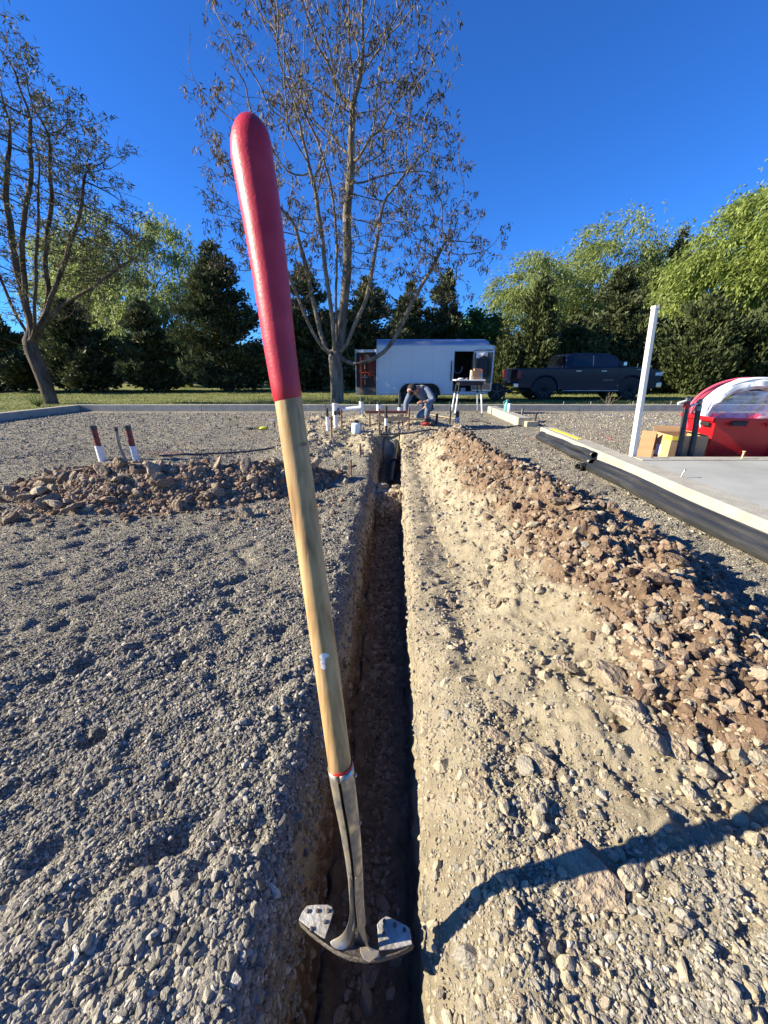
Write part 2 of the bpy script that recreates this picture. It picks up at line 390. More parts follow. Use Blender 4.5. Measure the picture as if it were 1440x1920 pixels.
fx = (lx[:, -1:]) * (1 - fu) + rx[:, :1] * fu
fz = -D + mini*(.03 * fbm(fx, Y + 0*fx, 6, 4, 66) + .012*fbm(fx, Y + 0*fx, 22, 3, 67)) + .02*(2*fu-1)**2 + 0*fx
LXs = lx[:, :1] - (side[::-1][None] * spread); RXs = rx[:, -1:] + side[None] * spread
X = np.concatenate([LXs, lx, fx, rx, RXs], 1); YY = Y + 0 * X
tz = np.concatenate([0*LXs, lz, fz, rz, 0*RXs], 1)
jit = np.clip(tz*-8, 0, 1)
Z = tz + ground_z(X, YY) * (1 - .85*jit)
GX, GY, GZ = X, YY, Z
nr, ncg = X.shape
idx = np.arange(nr * ncg).reshape(nr, ncg)
F = np.stack([idx[:-1, :-1], idx[:-1, 1:], idx[1:, 1:], idx[1:, :-1]], -1).reshape(-1, 4)
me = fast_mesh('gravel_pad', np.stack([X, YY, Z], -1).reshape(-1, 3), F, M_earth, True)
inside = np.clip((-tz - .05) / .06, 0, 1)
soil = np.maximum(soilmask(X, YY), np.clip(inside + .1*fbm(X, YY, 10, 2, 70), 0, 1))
attr(me, 'soil', soil.ravel()); attr(me, 'brown', np.clip((-tz - .16) * 5, 0, 1).ravel())  # brown subsoil by depth; its darker tone also stands in for trench shade
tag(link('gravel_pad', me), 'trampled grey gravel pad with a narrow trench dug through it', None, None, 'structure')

# big spoil heap on the right of the trench
hy  = [-1.2, -.4, .3, .6, 1.0, 1.6, 2.5, 3.5, 4.5, 5.2, 5.7, 6.2, 6.7]
hh  = [0, .02, .04, .07, .17, .31, .38, .41, .43, .47, .42, .20, 0]
hc  = [1.1, 1.1, 1.15, 1.15, 1.2, 1.28, 1.28, 1.2, 1.1, 1.05, 1.05, 1.0, .95]
hR  = [1.7, 1.7, 1.6, 1.6, 1.65, 1.98, 2.15, 1.95, 1.78, 1.66, 1.55, 1.35, 1.1]
hL  = [.6, .35, .27, .27, .30, .38, .42, .40, .40, .42, .45, .55, .7]
def heap_h(x, y):
    y2 = y + .12*fbm(x, y, 1.5, 2, 80)
    h = np.interp(y2, hy, hh); c = np.interp(y, hy, hc); R = np.interp(y, hy, hR) + .12*fbm(y, y*0, 2.2, 3, 81); Lf = np.interp(y, hy, hL)
    a = np.clip((x - Lf) / (c - Lf), 0, 1); b = np.clip((R - x) / (R - c), 0, 1)
    s = np.where(x < c, a**1.25 * (1.0 + .0*a), b**.8); s = np.where(x < c, .5*s + .5*sstep(0, 1, a), s)
    rough = sstep(-.35, .05, x - c + .25)
    n = .085 * fbm(x, y, 2.3, 4, 82, .55) + (.024 + .022 * rough) * fbm(x, y, 8, 4, 83, .62) + (.009 + .010*rough) * fbm(x, y, 30, 4, 84, .6)
    n = n + np.clip(fbm(x, y, 13, 3, 180) - .02, 0, 1)*(.022 + .025*rough) + np.clip(fbm(x + y*.3, y, 6, 4, 181, .6) - .05, 0, 1)*.07*rough + .010*(1 - np.abs(fbm(x, y, 18, 3, 183))*2)*(.4 + .6*rough) - .006
    return h * s + n * sstep(0, .35, np.minimum(a, b)) * sstep(0, .12, h)
def heap_brown(x, y):
    c = np.interp(y, hy, hc)
    return np.clip(sstep(-.48, .02, x - c + .34*fbm(x, y, 1.7, 3, 86) + .10) * sstep(.62, 1.05, y + .3*fbm(x, y, 2, 2, 87)) * (1 - .35*sstep(.4,.9,x-c)), 0, 1)
def grid_heap(name, x0, x1, ys, nx, hf, brown, soilf, lab):
    xs = np.linspace(x0, x1, nx); X, Y = np.meshgrid(xs, ys); H = hf(X, Y)
    Z = ground_z(X, Y) + H - .012 * (H < .004) - .01*(H < .001)
    n = X.shape; id_ = np.arange(X.size).reshape(n); F = np.stack([id_[:-1, :-1], id_[:-1, 1:], id_[1:, 1:], id_[1:, :-1]], -1).reshape(-1, 4)
    keep = (H.ravel()[F] > .0005).any(1); F = F[keep]
    u, inv = np.unique(F, return_inverse=True); F = inv.reshape(F.shape)
    V = np.stack([X, Y, Z], -1).reshape(-1, 3)[u]
    me = fast_mesh(name, V, F, M_earth, True)
    attr(me, 'soil', soilf(V[:, 0], V[:, 1])); attr(me, 'brown', brown(V[:, 0], V[:, 1]))
    return link(name, me)
ysh = rows[(rows > -1.15) & (rows < 6.9)]
heap = grid_heap('spoil_heap', .25, 2.4, ysh, 330, heap_h, heap_brown, lambda x, y: np.clip(soilmask(x, y)*.2 + .95 - .6*(1 - sstep(.35, .7, y + .35*fbm(x, y, 3, 3, 52) - .12*(x-.5))), 0, 1), 0)
tag(heap, 'long heap of tan and red-brown spoil thrown up along the right of the trench', 'spoil heap')
# rocky heap on the left
def lheap_h(x, y):
    t = (x + 4.05) / 3.3
    yc = np.interp(x, [-4.1, -3, -2, -1.1, -.6], [4.25, 3.95, 3.95, 4.35, 4.7]); w = np.interp(x, [-4.1, -3.4, -2.2, -1.2, -.55], [.3, .62, .66, .62, .25])
    h = np.interp(x, [-4.25, -3.8, -3.0, -2.4, -1.8, -1.3, -.9, -.55], [0, .14, .30, .33, .27, .30, .20, 0])
    d = np.clip(1 - np.abs(y - yc + .1*fbm(x, y, 1.6, 2, 91)) / w, 0, 1)
    return h * sstep(0, 1, d)*(.55) + h*.45*d + (.05 * fbm(x, y, 4, 4, 92, .6) + .012*fbm(x, y, 22, 3, 93)) * sstep(0, .3, d) * sstep(0, .1, h)
lheap = grid_heap('rock_heap', -4.4, -.4, np.arange(3.0, 5.5, .016), 260, lheap_h, lambda x, y: np.clip(.62 + .5*fbm(x, y, 1.5, 3, 94), 0, 1), lambda x, y: 1 + 0*x, 0)
tag(lheap, 'low heap of broken rocks and brown clods left of the wooden handle', 'rubble heap')

def surf(x, y):
    return ground_z(x, y) + np.maximum(heap_h(x, y), 0) + np.maximum(lheap_h(x, y), 0)

# clods: angular pieces, meshes shared
def rock_mesh(name, seed, m, sub=3, cuts=14, flat=1.0, rough=.05):
    r = np.random.default_rng(seed); b = bmesh.new(); bmesh.ops.create_icosphere(b, subdivisions=sub, radius=1)
    V = np.array([v.co[:] for v in b.verts])
    for _ in range(cuts):
        n = r.normal(size=3); n /= np.linalg.norm(n); d = r.uniform(.45, .85)
        k = V @ n; V = V - np.maximum(k - d, 0)[:, None] * n
    V *= 1 + rough * (fbm(V[:, 0] + V[:, 2]*1.3, V[:, 1] - V[:, 2], 2.5, 3, seed)[:, None])
    V[:, 2] *= flat
    for v, c in zip(b.verts, V): v.co = c
    me = bpy.data.meshes.new(name); b.to_mesh(me); b.free(); me.materials.append(m)
    me.polygons.foreach_set('use_smooth', [True]*len(me.polygons)); me.set_sharp_from_angle(angle=math.radians(22))
    return me
clods = [rock_mesh('clod', 100 + k, M_clod, 3 if k < 3 else 2, 14, .75 if k % 2 else .5, .12) for k in range(7)]
bclods = [rock_mesh('clod', 200 + k, M_bclod, 3 if k < 3 else 2, 14, .75 if k % 2 else .5, .15) for k in range(7)]
def place_pieces(parent, name, pts, sizes, brownf, rng, tilt=.5, sink=.25):
    o0 = None
    for (x, y), s in zip(pts, sizes):
        z = float(surf(np.array([x]), np.array([y]))[0])
        br = rng.random() < brownf(x, y)
        me = (bclods if br else clods)[rng.integers(0, 7)]
        link(name, me, parent, loc=(x, y, z + s*(.5 - sink)), rot=(rng.normal(0, tilt), rng.normal(0, tilt), rng.uniform(0, 6.28)), scale=(s*rng.uniform(.8, 1.4), s*rng.uniform(.7, 1.1), s*rng.uniform(.6, 1.1)))
R = np.random.default_rng(7)
# heap clods: sampled by apparent size
pts, sz = [], []
while len(pts) < 215:
    y = R.uniform(.35, 6.0); x = R.uniform(.35, 2.1); h = float(heap_h(np.array([x]), np.array([y]))[0])
    if h < .03: continue
    c = np.interp(y, hy, hc); b = float(heap_brown(np.array([x]), np.array([y]))[0])
    if R.random() > .26 + .74*b: continue
    dist = math.hypot(y, 1.1); s = R.uniform(.011, .026) * (.55 + dist*.33) * (1 + (R.random() < .15)*.9) * (.7+.5*b)
    if y > 4.9: s *= .55
    pts.append((x, y)); sz.append(min(s, .085))
place_pieces(heap, 'clod', pts, sz, lambda x, y: float(heap_brown(np.array([x]), np.array([y]))[0]), R)
n0 = len(pts)
while len(pts) < n0 + 75:
    y = .35*(2.6/.35)**R.random(); x = xr(y) + .05 + R.random()*(.7 + .1*y)
    if fbm(x, y, 2.6, 2, 170) < -.05: continue
    pts.append((float(x), y)); sz.append(R.uniform(.006, .017)*(.6 + .5*y) * (1 + (R.random() < .2)*.8))
place_pieces(heap, 'clod', pts[n0:], sz[n0:], lambda x, y: .08, R, .3, .3)
# the flat slab of clay by the shadow, and a few distinct lumps seen near the camera
for px, py, s, fl in [(1100, 1650, .088, .35), (1150, 1285, .075, .7), (1225, 1390, .05, 1), (1270, 1385, .05, 1), (930, 1390, .045, .7), (940, 1320, .04, .5), (1015, 1440, .05, .5), (905, 1480, .035, .6), (1190, 1640, .035, .8), (1060, 1250, .05, .4), (1190,1295,.07,.8)]:
    p = at(px, py, .15 if px > 1000 else .08); z = float(surf(np.array([p.x]), np.array([p.y]))[0])
    p = at(px, py, z); z = float(surf(np.array([p.x]), np.array([p.y]))[0])
    link('clod', clods[R.integers(0, 3)], heap, loc=(p.x, p.y, z + s*.12), rot=(.12, -.24, .5) if px == 1100 else (R.normal(0, .15), R.normal(0, .15), R.uniform(0, 6)), scale=(s*1.15, s, s*fl))
pts, sz = [], []
while len(pts) < 280:
    x = R.uniform(-4.4, -.6); y = R.uniform(3.15, 5.0); h = float(lheap_h(np.array([x]), np.array([y]))[0])
    if h < .015 and R.random() > .12: continue
    big = R.random() < (.38 if x < -2.2 else .22)
    pts.append((x, y)); sz.append(R.uniform(.05, .115) if big else R.uniform(.018, .05))
place_pieces(lheap, 'rock', pts, sz, lambda x, y: .55, R, .6, .2)

# uncountable gravel and crumbs
def sample(n, x0, x1, y0, y1, dens_f, rng, bias=0):
    x = rng.uniform(x0, x1, n); y = y0 + (y1 - y0) * rng.random(n)**(1 + bias)
    x = x * (1 if bias == 0 else 1)
    k = rng.random(n) < dens_f(x, y); return x[k], y[k]
def slope_z(x, y):
    q = x - xl(y); return np.where((q > -.09) & (q < .1) & (y < 7.4), -np.interp(q, TL[:, 0], TL[:, 1]) * trench_depth(y) / .45, 0)
def notrench(x, y): return ((x < xl(y) + .075 + .02*fbm(x, y, 12, 2, 150)) | (x > xr(y) + .012)) | (y > 7.6)
rng = np.random.default_rng(11)
# fan-shaped sampling: constant density per seen pixel near, thinning far
def fan(n, y0, y1, rng, wide=1.05):
    y = y0 * (y1 / y0) ** rng.random(n); x = rng.uniform(-1, 1, n) * (y * wide + .75); return x, y
def finish(x, y, s, sink=.2):
    return np.column_stack([x, y, surf(x, y) + slope_z(x, y) + s * sink])
x, y = fan(520000, .30, 6.5, rng)
coarse = sstep(-.1, .5, fbm(x, y, 1.2, 3, 101) + .45*(1 - sstep(.4, 1.7, y)) + .2*(x < -.3)*(x > -1.6))
keep = notrench(x, y) & ((x < 0) | (x > xr(y) + .05)) & (rng.random(len(x)) < (1 - .93*soilmask(x, y))) & (heap_h(x, y) < .02) & (lheap_h(x, y) < .05)
x, y, coarse = x[keep], y[keep], coarse[keep]
s = rng.lognormal(0, .45, len(x)) * (.00145 + .0011 * coarse + .0016*(1 - sstep(.35, .95, y - .3*x))*(x < 0)) * (.85 + .24 * y)
s = np.clip(s * (1 + .9*(rng.random(len(x)) < .03)), .0010, .015)
g = scatter('gravel', finish(x, y, s), s, 3, M_pebble, .62, rng)
tag(g, 'loose grey gravel stones strewn over the pad', 'gravel', None, 'stuff')
# soil crumbs on the right bank and heap
x, y = fan(190000, .30, 6.6, rng)
k = (x > xr(y) + .01) & (x < 2.3) & ((soilmask(x, y) > .3) | (heap_h(x, y) > .005)); x, y = x[k], y[k]
bm_ = heap_brown(x, y) * (heap_h(x, y) > .01)
clump = sstep(-.15, .35, fbm(x, y, 3.2, 3, 103)); lipd = sstep(.0, .2, x - xr(y))
k = rng.random(len(x)) < (.18 + .34*clump*lipd + .28*bm_); x, y, bm_ = x[k], y[k], bm_[k]
s = np.clip(rng.lognormal(0, .72, len(x)) * .0021 * (.85 + .28*y) * (1 + .9*bm_), .0014, .03)
isb = rng.random(len(x)) < bm_*.85
tag(scatter('soil_crumbs', finish(x, y, s)[~isb], s[~isb], 5, M_crumb, .75, rng), 'tan crumbs of dry soil scattered along the right bank', 'soil crumbs', None, 'stuff')
tag(scatter('clay_crumbs', finish(x, y, s)[isb], s[isb], 6, M_bcrumb, .8, rng), 'red-brown crumbs of clay covering the crest of the long heap', 'clay crumbs', None, 'stuff')
# grey stones mixed on the near right corner and heap toe
x, y = fan(60000, .30, 2.6, rng)
k = (x > xr(y) + .02) & (rng.random(len(x)) < np.clip(.02 + .05*sstep(0, .4, fbm(x, y, 2.5, 2, 160)) + .5*(1 - sstep(.42, .72, y + .35*fbm(x, y, 3, 3, 52) - .12*(x-.5)))*sstep(.25, .6, x), 0, 1)); x, y = x[k], y[k]
s = np.clip(rng.lognormal(0, .45, len(x)) * .0025 * (.85 + .2*y), .0012, .013)
tag(scatter('pebbles', finish(x, y, s), s, 8, M_pebble, .7, rng), 'grey pebbles mixed into the soil at the near end of the long heap', 'pebbles', None, 'stuff')
# crumbs over the rocky heap and the dug area
x = rng.uniform(-4.5, -.4, 26000); y = rng.uniform(3.0, 5.2, 26000); k = (lheap_h(x, y) > .01) | (rng.random(len(x)) < .06); x, y = x[k], y[k]
s = np.clip(rng.lognormal(0, .5, len(x))*.011, .004, .04)
tag(scatter('rubble', finish(x, y, s), s, 9, M_bcrumb, .8, rng), 'small brown rubble between the rocks of the left heap', 'rubble', None, 'stuff')
x = rng.uniform(-2.4, 1.7, 16000); y = rng.uniform(5.2, 11.2, 16000); k = (soilmask(x, y) > .35) & notrench(x, y); x, y = x[k], y[k]
s = np.clip(rng.lognormal(0, .55, len(x))*.0085, .003, .04)
tag(scatter('dug_soil', finish(x, y, s), s, 10, M_crumb, .8, rng), 'loose dug soil around the pipe stubs', 'soil', None, 'stuff')
# trench floor rubble
y = .2 + 4.2 * rng.random(5000)**1.4; x = xl(y) + .10 + rng.random(5000)*(xr(y) - xl(y) - .12)
s = np.clip(rng.lognormal(0, .5, 5000)*.007*(.8+.3*y), .003, .03)
tag(scatter('trench_rubble', np.column_stack([x, y, -trench_depth(y) + .0 + .03*fbm(x, y, 6, 4, 66)]), s, 12, M_bcrumb, .7, rng), 'dark crumbs and stones lying on the trench floor', 'rubble', None, 'stuff')
# stones and crumbs bedded in the cut faces of the trench
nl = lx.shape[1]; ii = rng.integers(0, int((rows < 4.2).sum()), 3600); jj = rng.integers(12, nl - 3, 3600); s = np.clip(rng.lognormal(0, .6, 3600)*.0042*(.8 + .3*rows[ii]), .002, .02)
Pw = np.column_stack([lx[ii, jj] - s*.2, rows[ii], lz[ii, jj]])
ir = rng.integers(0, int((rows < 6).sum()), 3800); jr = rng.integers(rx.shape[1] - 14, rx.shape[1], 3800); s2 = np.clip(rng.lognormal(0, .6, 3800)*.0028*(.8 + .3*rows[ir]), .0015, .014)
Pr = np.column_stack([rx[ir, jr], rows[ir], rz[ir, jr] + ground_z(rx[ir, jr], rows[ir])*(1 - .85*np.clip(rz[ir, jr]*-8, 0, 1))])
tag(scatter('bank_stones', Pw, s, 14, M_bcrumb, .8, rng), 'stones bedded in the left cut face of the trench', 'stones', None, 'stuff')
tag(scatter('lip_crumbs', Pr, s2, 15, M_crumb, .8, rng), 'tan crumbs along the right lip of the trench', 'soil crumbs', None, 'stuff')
# distant gravel
x, y = fan(70000, 6.0, 12.3, rng, 1.15)
k = (soilmask(x, y) < .4) & ((x < 2.95) | (x > 3.4)) & (x > -10); x, y = x[k], y[k]
s = rng.lognormal(0, .4, len(x))*.0075*(y/8)
o = scatter('far_gravel', finish(x, y, s), s, 13, M_pebble, .6, rng); tag(o, 'gravel on the far part of the pad up to the concrete wall', 'gravel', None, 'stuff')
# ------------------------------------------------------------------ lawn, far ground, sky is the world
M_lawn = mat('lawn_grass', (.10,.125,.035), .95, col2=(.22,.225,.085), scale=.9, detail=9, bump=.6, bscale=40, spec=.1)
M_far = mat('far_ground', (.07,.11,.03), .95, col2=(.12,.15,.05), scale=.2, spec=.1)
M_conc = mat('concrete', (.29,.275,.235), .9, col2=(.40,.38,.32), scale=5, detail=8, bump=.25, bscale=60, spec=.2)
M_slab = mat('slab_concrete', (.27,.28,.26), .85, col2=(.38,.385,.355), scale=1.1, detail=10, bump=.06, bscale=90, spec=.25)
M_abs = mat('black_plastic', (.022,.023,.025), .40, col2=(.075,.074,.070), scale=3, detail=8, bump=.08, bscale=8, stretch=(6,.6,6), lo=.45, hi=.8)
M_blk = mat('matte_black', (.015,.015,.016), .6)
M_pvc = mat('white_pvc', (.72,.72,.68), .45, col2=(.60,.585,.52), scale=4, bump=.03)
M_tape = mat('white_wrap', (.74,.75,.74), .5, bump=.5, bscale=30)
M_rust = mat('rusty_steel', (.10,.055,.035), .8, col2=(.18,.11,.08), scale=30, bump=.2)
M_steel = mat('grey_steel', (.30,.30,.30), .45, 1.0, col2=(.16,.15,.14), scale=20, bump=.1)
M_redp = mat('red_paint', (.50,.02,.02), .6)
M_redband = mat('red_brown_label', (.22,.03,.02), .5, col2=(.03,.02,.02), scale=14, lo=.5, hi=.6)
M_wood = mat('weathered_board', (.22,.16,.10), .85, col2=(.34,.26,.17), scale=3, stretch=(1,12,12), bump=.3)
M_light = mat('pale_wood', (.55,.42,.22), .8, col2=(.66,.53,.31), scale=3, stretch=(1,10,10))
M_card = mat('cardboard', (.40,.245,.12), .85, col2=(.46,.29,.15), scale=2, stretch=(1,1,6), bump=.03)
M_label = mat('white_label', (.75,.75,.73), .6)
M_yel = mat('yellow_plastic', (.72,.62,.05), .5)

def gridplane(name, x0, x1, y0, y1, z, nx, ny, m, amp=0):
    X, Y = np.meshgrid(np.linspace(x0, x1, nx), np.linspace(y0, y1, ny)); Z = z + amp * fbm(X, Y, .5, 4, 120)
    i = np.arange(X.size).reshape(X.shape); F = np.stack([i[:-1, :-1], i[:-1, 1:], i[1:, 1:], i[1:, :-1]], -1).reshape(-1, 4)
    return link(name, fast_mesh(name, np.stack([X, Y, Z], -1).reshape(-1, 3), F, m, True))
WY = 12.95
LZ = .05
tag(gridplane('lawn', -60, 60, WY + .1, 62, LZ, 160, 120, M_lawn, .05), kind='structure')
tag(gridplane('side_lawn', -60, -10.25, 2, WY + .1 - .004, LZ, 60, 60, M_lawn, .04), kind='structure')
tag(gridplane('terrain', -900, 900, -200, 1500, -.75, 4, 4, M_far), kind='structure')
tag(gridplane('far_field', -300, 300, 62, 420, LZ + .1, 30, 30, M_lawn, .1), kind='structure')
# grass tufts (only where they can be seen as texture)
rg = np.random.default_rng(5)
def tufts(name, n, area, h, m, lab):
    x = rg.uniform(area[0], area[1], n); y = area[2] + (area[3]-area[2]) * rg.random(n)**1.6
    k = fbm(x, y, .9, 4, 140) > rg.uniform(-.8, .35, n); x, y = x[k], y[k]; n = len(x)
    z = LZ + .05*fbm(x, y, .5, 4, 120)*(y > 13) - .012
    a = rg.uniform(0, 3.14, n); w = rg.uniform(.008, .022, n); hh_ = rg.uniform(.5, 1.2, n) * h; lx_ = rg.normal(0, .4, n)*hh_; ly_ = rg.normal(0, .4, n)*hh_
    V = np.empty((n, 3, 3)); V[:, 0] = np.stack([x - w*np.cos(a), y - w*np.sin(a), z], -1); V[:, 1] = np.stack([x + w*np.cos(a), y + w*np.sin(a), z], -1); V[:, 2] = np.stack([x + lx_, y + ly_, z + hh_], -1)
    return tag(link(name, fast_mesh(name, V.reshape(-1, 3), np.arange(n*3).reshape(-1, 3), m)), lab, None, None, 'stuff')
M_blade = leaf_mat('grass_blade', (.09,.12,.03), (.29,.29,.11), .7, .3)
tufts('grass', 90000, (-22, 24, WY + .12, 26), .075, M_blade, 'short lawn grass beyond the concrete wall')
tufts('grass', 14000, (-19, -10.3, 9, 13), .08, M_blade, 'uncut grass outside the left concrete kerb')

# ------------------------------------------------------------------ concrete walls and slab
def wall(name, label, poly, z1, z0=-.12, group=None):
    # polygon of the wall's plan, gently noisy edges
    m = MB(); m.prism(poly, z0, z1, 'xy')
    o = m.build(name, M_conc, bevel=.012)
    tag(o, label, 'concrete wall', group); return o
G1 = 'low concrete foundation walls'
wx = lambda y: 2.72 + .05 * y
def strip(pts, w):
    left = [(x, y) for x, y in pts]; right = [(x + w, y) for x, y in reversed(pts)]
    return left + right
wall('foundation_wall', 'long low concrete wall with black pipes lying against it, beside the slab', strip([(wx(-1.2), -1.2), (wx(2), 2), (wx(4), 4), (wx(6), 6), (wx(7.75), 7.75)], .26), .2)
wall('foundation_wall', 'short cream concrete wall between the work table and the gap, a teal jug on it', strip([(3.2, 9.35), (3.24, 11), (3.28, 12.6)], .26), .2)
xs_ = [-9.9, -5.95, -1.9, 2.2, 6.4, 10.5, 14.8, 19, 26]
for i in range(len(xs_) - 1):
    wall('foundation_wall', ['far concrete wall section at the left corner, behind the red-topped pipes', 'far concrete wall section behind the small board on stakes', 'far concrete wall section below the forked grey tree', 'far concrete wall section in front of the white trailer, behind the work table', 'far concrete wall section in front of the pickup\'s rear', 'far concrete wall section in front of the pickup\'s nose', 'far concrete wall section behind the red bin', 'far concrete wall section at the right edge, beyond the red bin'][i],
         [(xs_[i] + .006, WY), (xs_[i+1] - .006, WY), (xs_[i+1] - .006, WY + .2), (xs_[i] + .006, WY + .2)], .2 + .004*(i % 2), group=None)
wall('foundation_wall', 'grey concrete kerb running off to the left edge, grass behind it', [(-9.92, WY + .2), (-9.92, WY - .1), (-10.05, 10.2), (-10.3, 6), (-10.5, 6), (-10.28, 10.2), (-10.15, WY + .2)], .2)
m = MB(); sl = [(wx(-1.2) + .262, -1.2), (12, -1.2), (12, 4.73)] + [(wx(4.73) + .262, 4.73)]
m.prism(sl, -.1, .192, 'xy'); tag(m.build('concrete_slab', M_slab), 'smooth grey concrete slab', kind='structure')
wall('foundation_wall', 'straight concrete edge along the far side of the slab, in front of the red bin', [(wx(4.8) + .265, 4.735), (12, 4.735), (12, 4.92), (wx(4.8) + .265, 4.92)], .205)

# pins and nails standing in the concrete
def pin(px, py, z, h, r, label, m=M_rust, lean=0, bent=False, name='nail'):
    p = at(px, py, z); t = thing(name, label, 'stake' if h > .15 else 'nail', p)
    b = MB(); b.tube([(0, 0, -.06), (lean*h*.5, 0, h*.5), (lean*h, 0, h)], r, 7); b.build('shaft', m, t, True)
    c = MB(); c.lathe([(r*1.9, 0), (r*2.2, r*.5), (r*1.9, r*1.3)], (lean*h, 0, h - .0), 10); c.build('head', m, t, True)
    return t
pin(1275, 896, .19, .085, .006, 'bent nail in the slab nearest the camera, beside the cream wall', M_steel, .35)
pin(1343, 860, .2, .10, .010, 'rusty pin in the slab edge in front of the red bin', M_light, .1) if False else None
pin(1390, 860, .205, .085, .009, 'pale tipped pin in the slab edge before the red bin', M_light, .1)
pin(1222, 859, .205, .09, .009, 'rusty pin with red tip in the slab corner before the cardboard box', M_rust, .05)
pin(1162, 850, .2, .07, .007, 'small pin on the wall top left of the white pole', M_steel)
pin(1085, 822, .2, .06, .007, 'small pin on the wall top above the black pipe ends', M_steel)
for px, lab in [(1056, 'pin on the far wall left of the pickup\'s running board'), (1107, 'pin on the far wall under the pickup\'s doors'), (1186, 'pin on the far wall below the pickup\'s front wheel'), (1257, 'pin on the far wall right of the white pole'),
                (843, 'pin on the far wall left of the work table'), (693, 'pin on the far wall right of the forked tree'), (616, 'pin on the far wall left of the forked tree trunk'), (250, 'pin on the far wall above the red-topped pipes'), (405, 'pin on the far wall near the left grass')]:
    a, b, c = ray(px, 760); t = (WY + .1) / b
    q = thing('wall_pin', lab, 'pin', (a * t, WY + .1, .2)); MB().tube([(0, 0, -.03), (.004, 0, .09)], .011, 6).build('shaft', M_steel, q); MB().ball((.004, 0, .095), .014, 8, 6).build('head', M_steel, q)

# ------------------------------------------------------------------ the shovel
def czp(px, py, zc): 
    u, v = (px - 720) / 721, (960 - py) / 721
    return Vector((u * zc, zc * (CP + v * SP), CAMH + zc * (v * CP - SP)))
def zcy(py): return 1 / (1.163 + (1750 - py) * .000474)
base = czp(668, 1760, zcy(1760)); base.z = -.22
SHV = thing('shovel', 'round point shovel with red grip and wooden handle standing upright in the trench', 'shovel', base)
def L_(p): return Vector(p) - base
M_grip = None
m_, t_, b_ = new_mat('red_rubber_grip'); N, Lk = t_.nodes, t_.links
b_.inputs['Base Color'].default_value = (.46,.022,.04,1); b_.inputs['Roughness'].default_value = .42; b_.inputs['Specular IOR Level'].default_value = .45
tc = N.new('ShaderNodeTexCoord'); n1 = N.new('ShaderNodeTexNoise'); n1.inputs['Scale'].default_value = 260; n1.inputs['Detail'].default_value = 3; n2 = N.new('ShaderNodeTexNoise'); n2.inputs['Scale'].default_value = 24; n2.inputs['Detail'].default_value = 4
Lk.new(tc.outputs['Object'], n1.inputs[0]); Lk.new(tc.outputs['Object'], n2.inputs[0])
ad = N.new('ShaderNodeMath'); ad.operation = 'MULTIPLY_ADD'; ad.inputs[1].default_value = 2.0; Lk.new(n2.outputs[0], ad.inputs[0]); Lk.new(n1.outputs[0], ad.inputs[2])
bp = N.new('ShaderNodeBump'); bp.inputs['Strength'].default_value = .28; bp.inputs['Distance'].default_value = .0014; Lk.new(ad.outputs[0], bp.inputs['Height']); Lk.new(bp.outputs[0], b_.inputs['Normal'])
rr = ramp(t_, [(.28, (.30,.03,.04)), (.40, (.43,.018,.034)), (.7, (.52,.035,.055))]); Lk.new(n2.outputs[0], rr.inputs[0]); Lk.new(rr.outputs[0], b_.inputs['Base Color'])
M_grip = m_
m_, t_, b_ = new_mat('ash_wood_handle'); N, Lk = t_.nodes, t_.links
tc = N.new('ShaderNodeTexCoord'); mp = N.new('ShaderNodeMapping'); mp.inputs['Scale'].default_value = (55, 55, 2.2); mp.inputs['Rotation'].default_value = (.13, .05, 0); Lk.new(tc.outputs['Object'], mp.inputs[0])
n1 = N.new('ShaderNodeTexNoise'); n1.inputs['Scale'].default_value = 1.6; n1.inputs['Detail'].default_value = 7; n1.inputs['Distortion'].default_value = .6; Lk.new(mp.outputs[0], n1.inputs[0])
rr = ramp(t_, [(.25, (.22,.125,.05)), (.42, (.38,.235,.10)), (.58, (.48,.31,.145)), (.8, (.55,.37,.19))]); Lk.new(n1.outputs[0], rr.inputs[0])
n3 = N.new('ShaderNodeTexNoise'); n3.inputs['Scale'].default_value = 7; n3.inputs['Detail'].default_value = 8; Lk.new(tc.outputs['Object'], n3.inputs[0])
r3 = ramp(t_, [(.30, (.62,.55,.48)), (.52, (1,1,1))]); Lk.new(n3.outputs[0], r3.inputs[0])
mx = N.new('ShaderNodeMix'); mx.data_type = 'RGBA'; mx.blend_type = 'MULTIPLY'; mx.inputs[0].default_value = .8; Lk.new(rr.outputs[0], mx.inputs[6]); Lk.new(r3.outputs[0], mx.inputs[7])
# worn white paint patches (attribute 'paint')
ap = N.new('ShaderNodeAttribute'); ap.attribute_name = 'paint'; n4 = N.new('ShaderNodeTexNoise'); n4.inputs['Scale'].default_value = 55; n4.inputs['Detail'].default_value = 5; Lk.new(tc.outputs['Object'], n4.inputs[0])
s1 = N.new('ShaderNodeMath'); s1.operation = 'ADD'; Lk.new(ap.outputs['Fac'], s1.inputs[0]); Lk.new(n4.outputs[0], s1.inputs[1])
mr = N.new('ShaderNodeMapRange'); mr.inputs[1].default_value = 1.02; mr.inputs[2].default_value = 1.06; Lk.new(s1.outputs[0], mr.inputs[0])
mx2 = N.new('ShaderNodeMix'); mx2.data_type = 'RGBA'; Lk.new(mr.outputs[0], mx2.inputs[0]); Lk.new(mx.outputs[2], mx2.inputs[6]); mx2.inputs[7].default_value = (.75,.74,.72,1)
ad_ = N.new('ShaderNodeAttribute'); ad_.attribute_name = 'crack'; mx3 = N.new('ShaderNodeMix'); mx3.data_type = 'RGBA'; Lk.new(ad_.outputs['Fac'], mx3.inputs[0]); Lk.new(mx2.outputs[2], mx3.inputs[6]); mx3.inputs[7].default_value = (.10,.05,.025,1)
Lk.new(mx3.outputs[2], b_.inputs['Base Color']); b_.inputs['Roughness'].default_value = .55
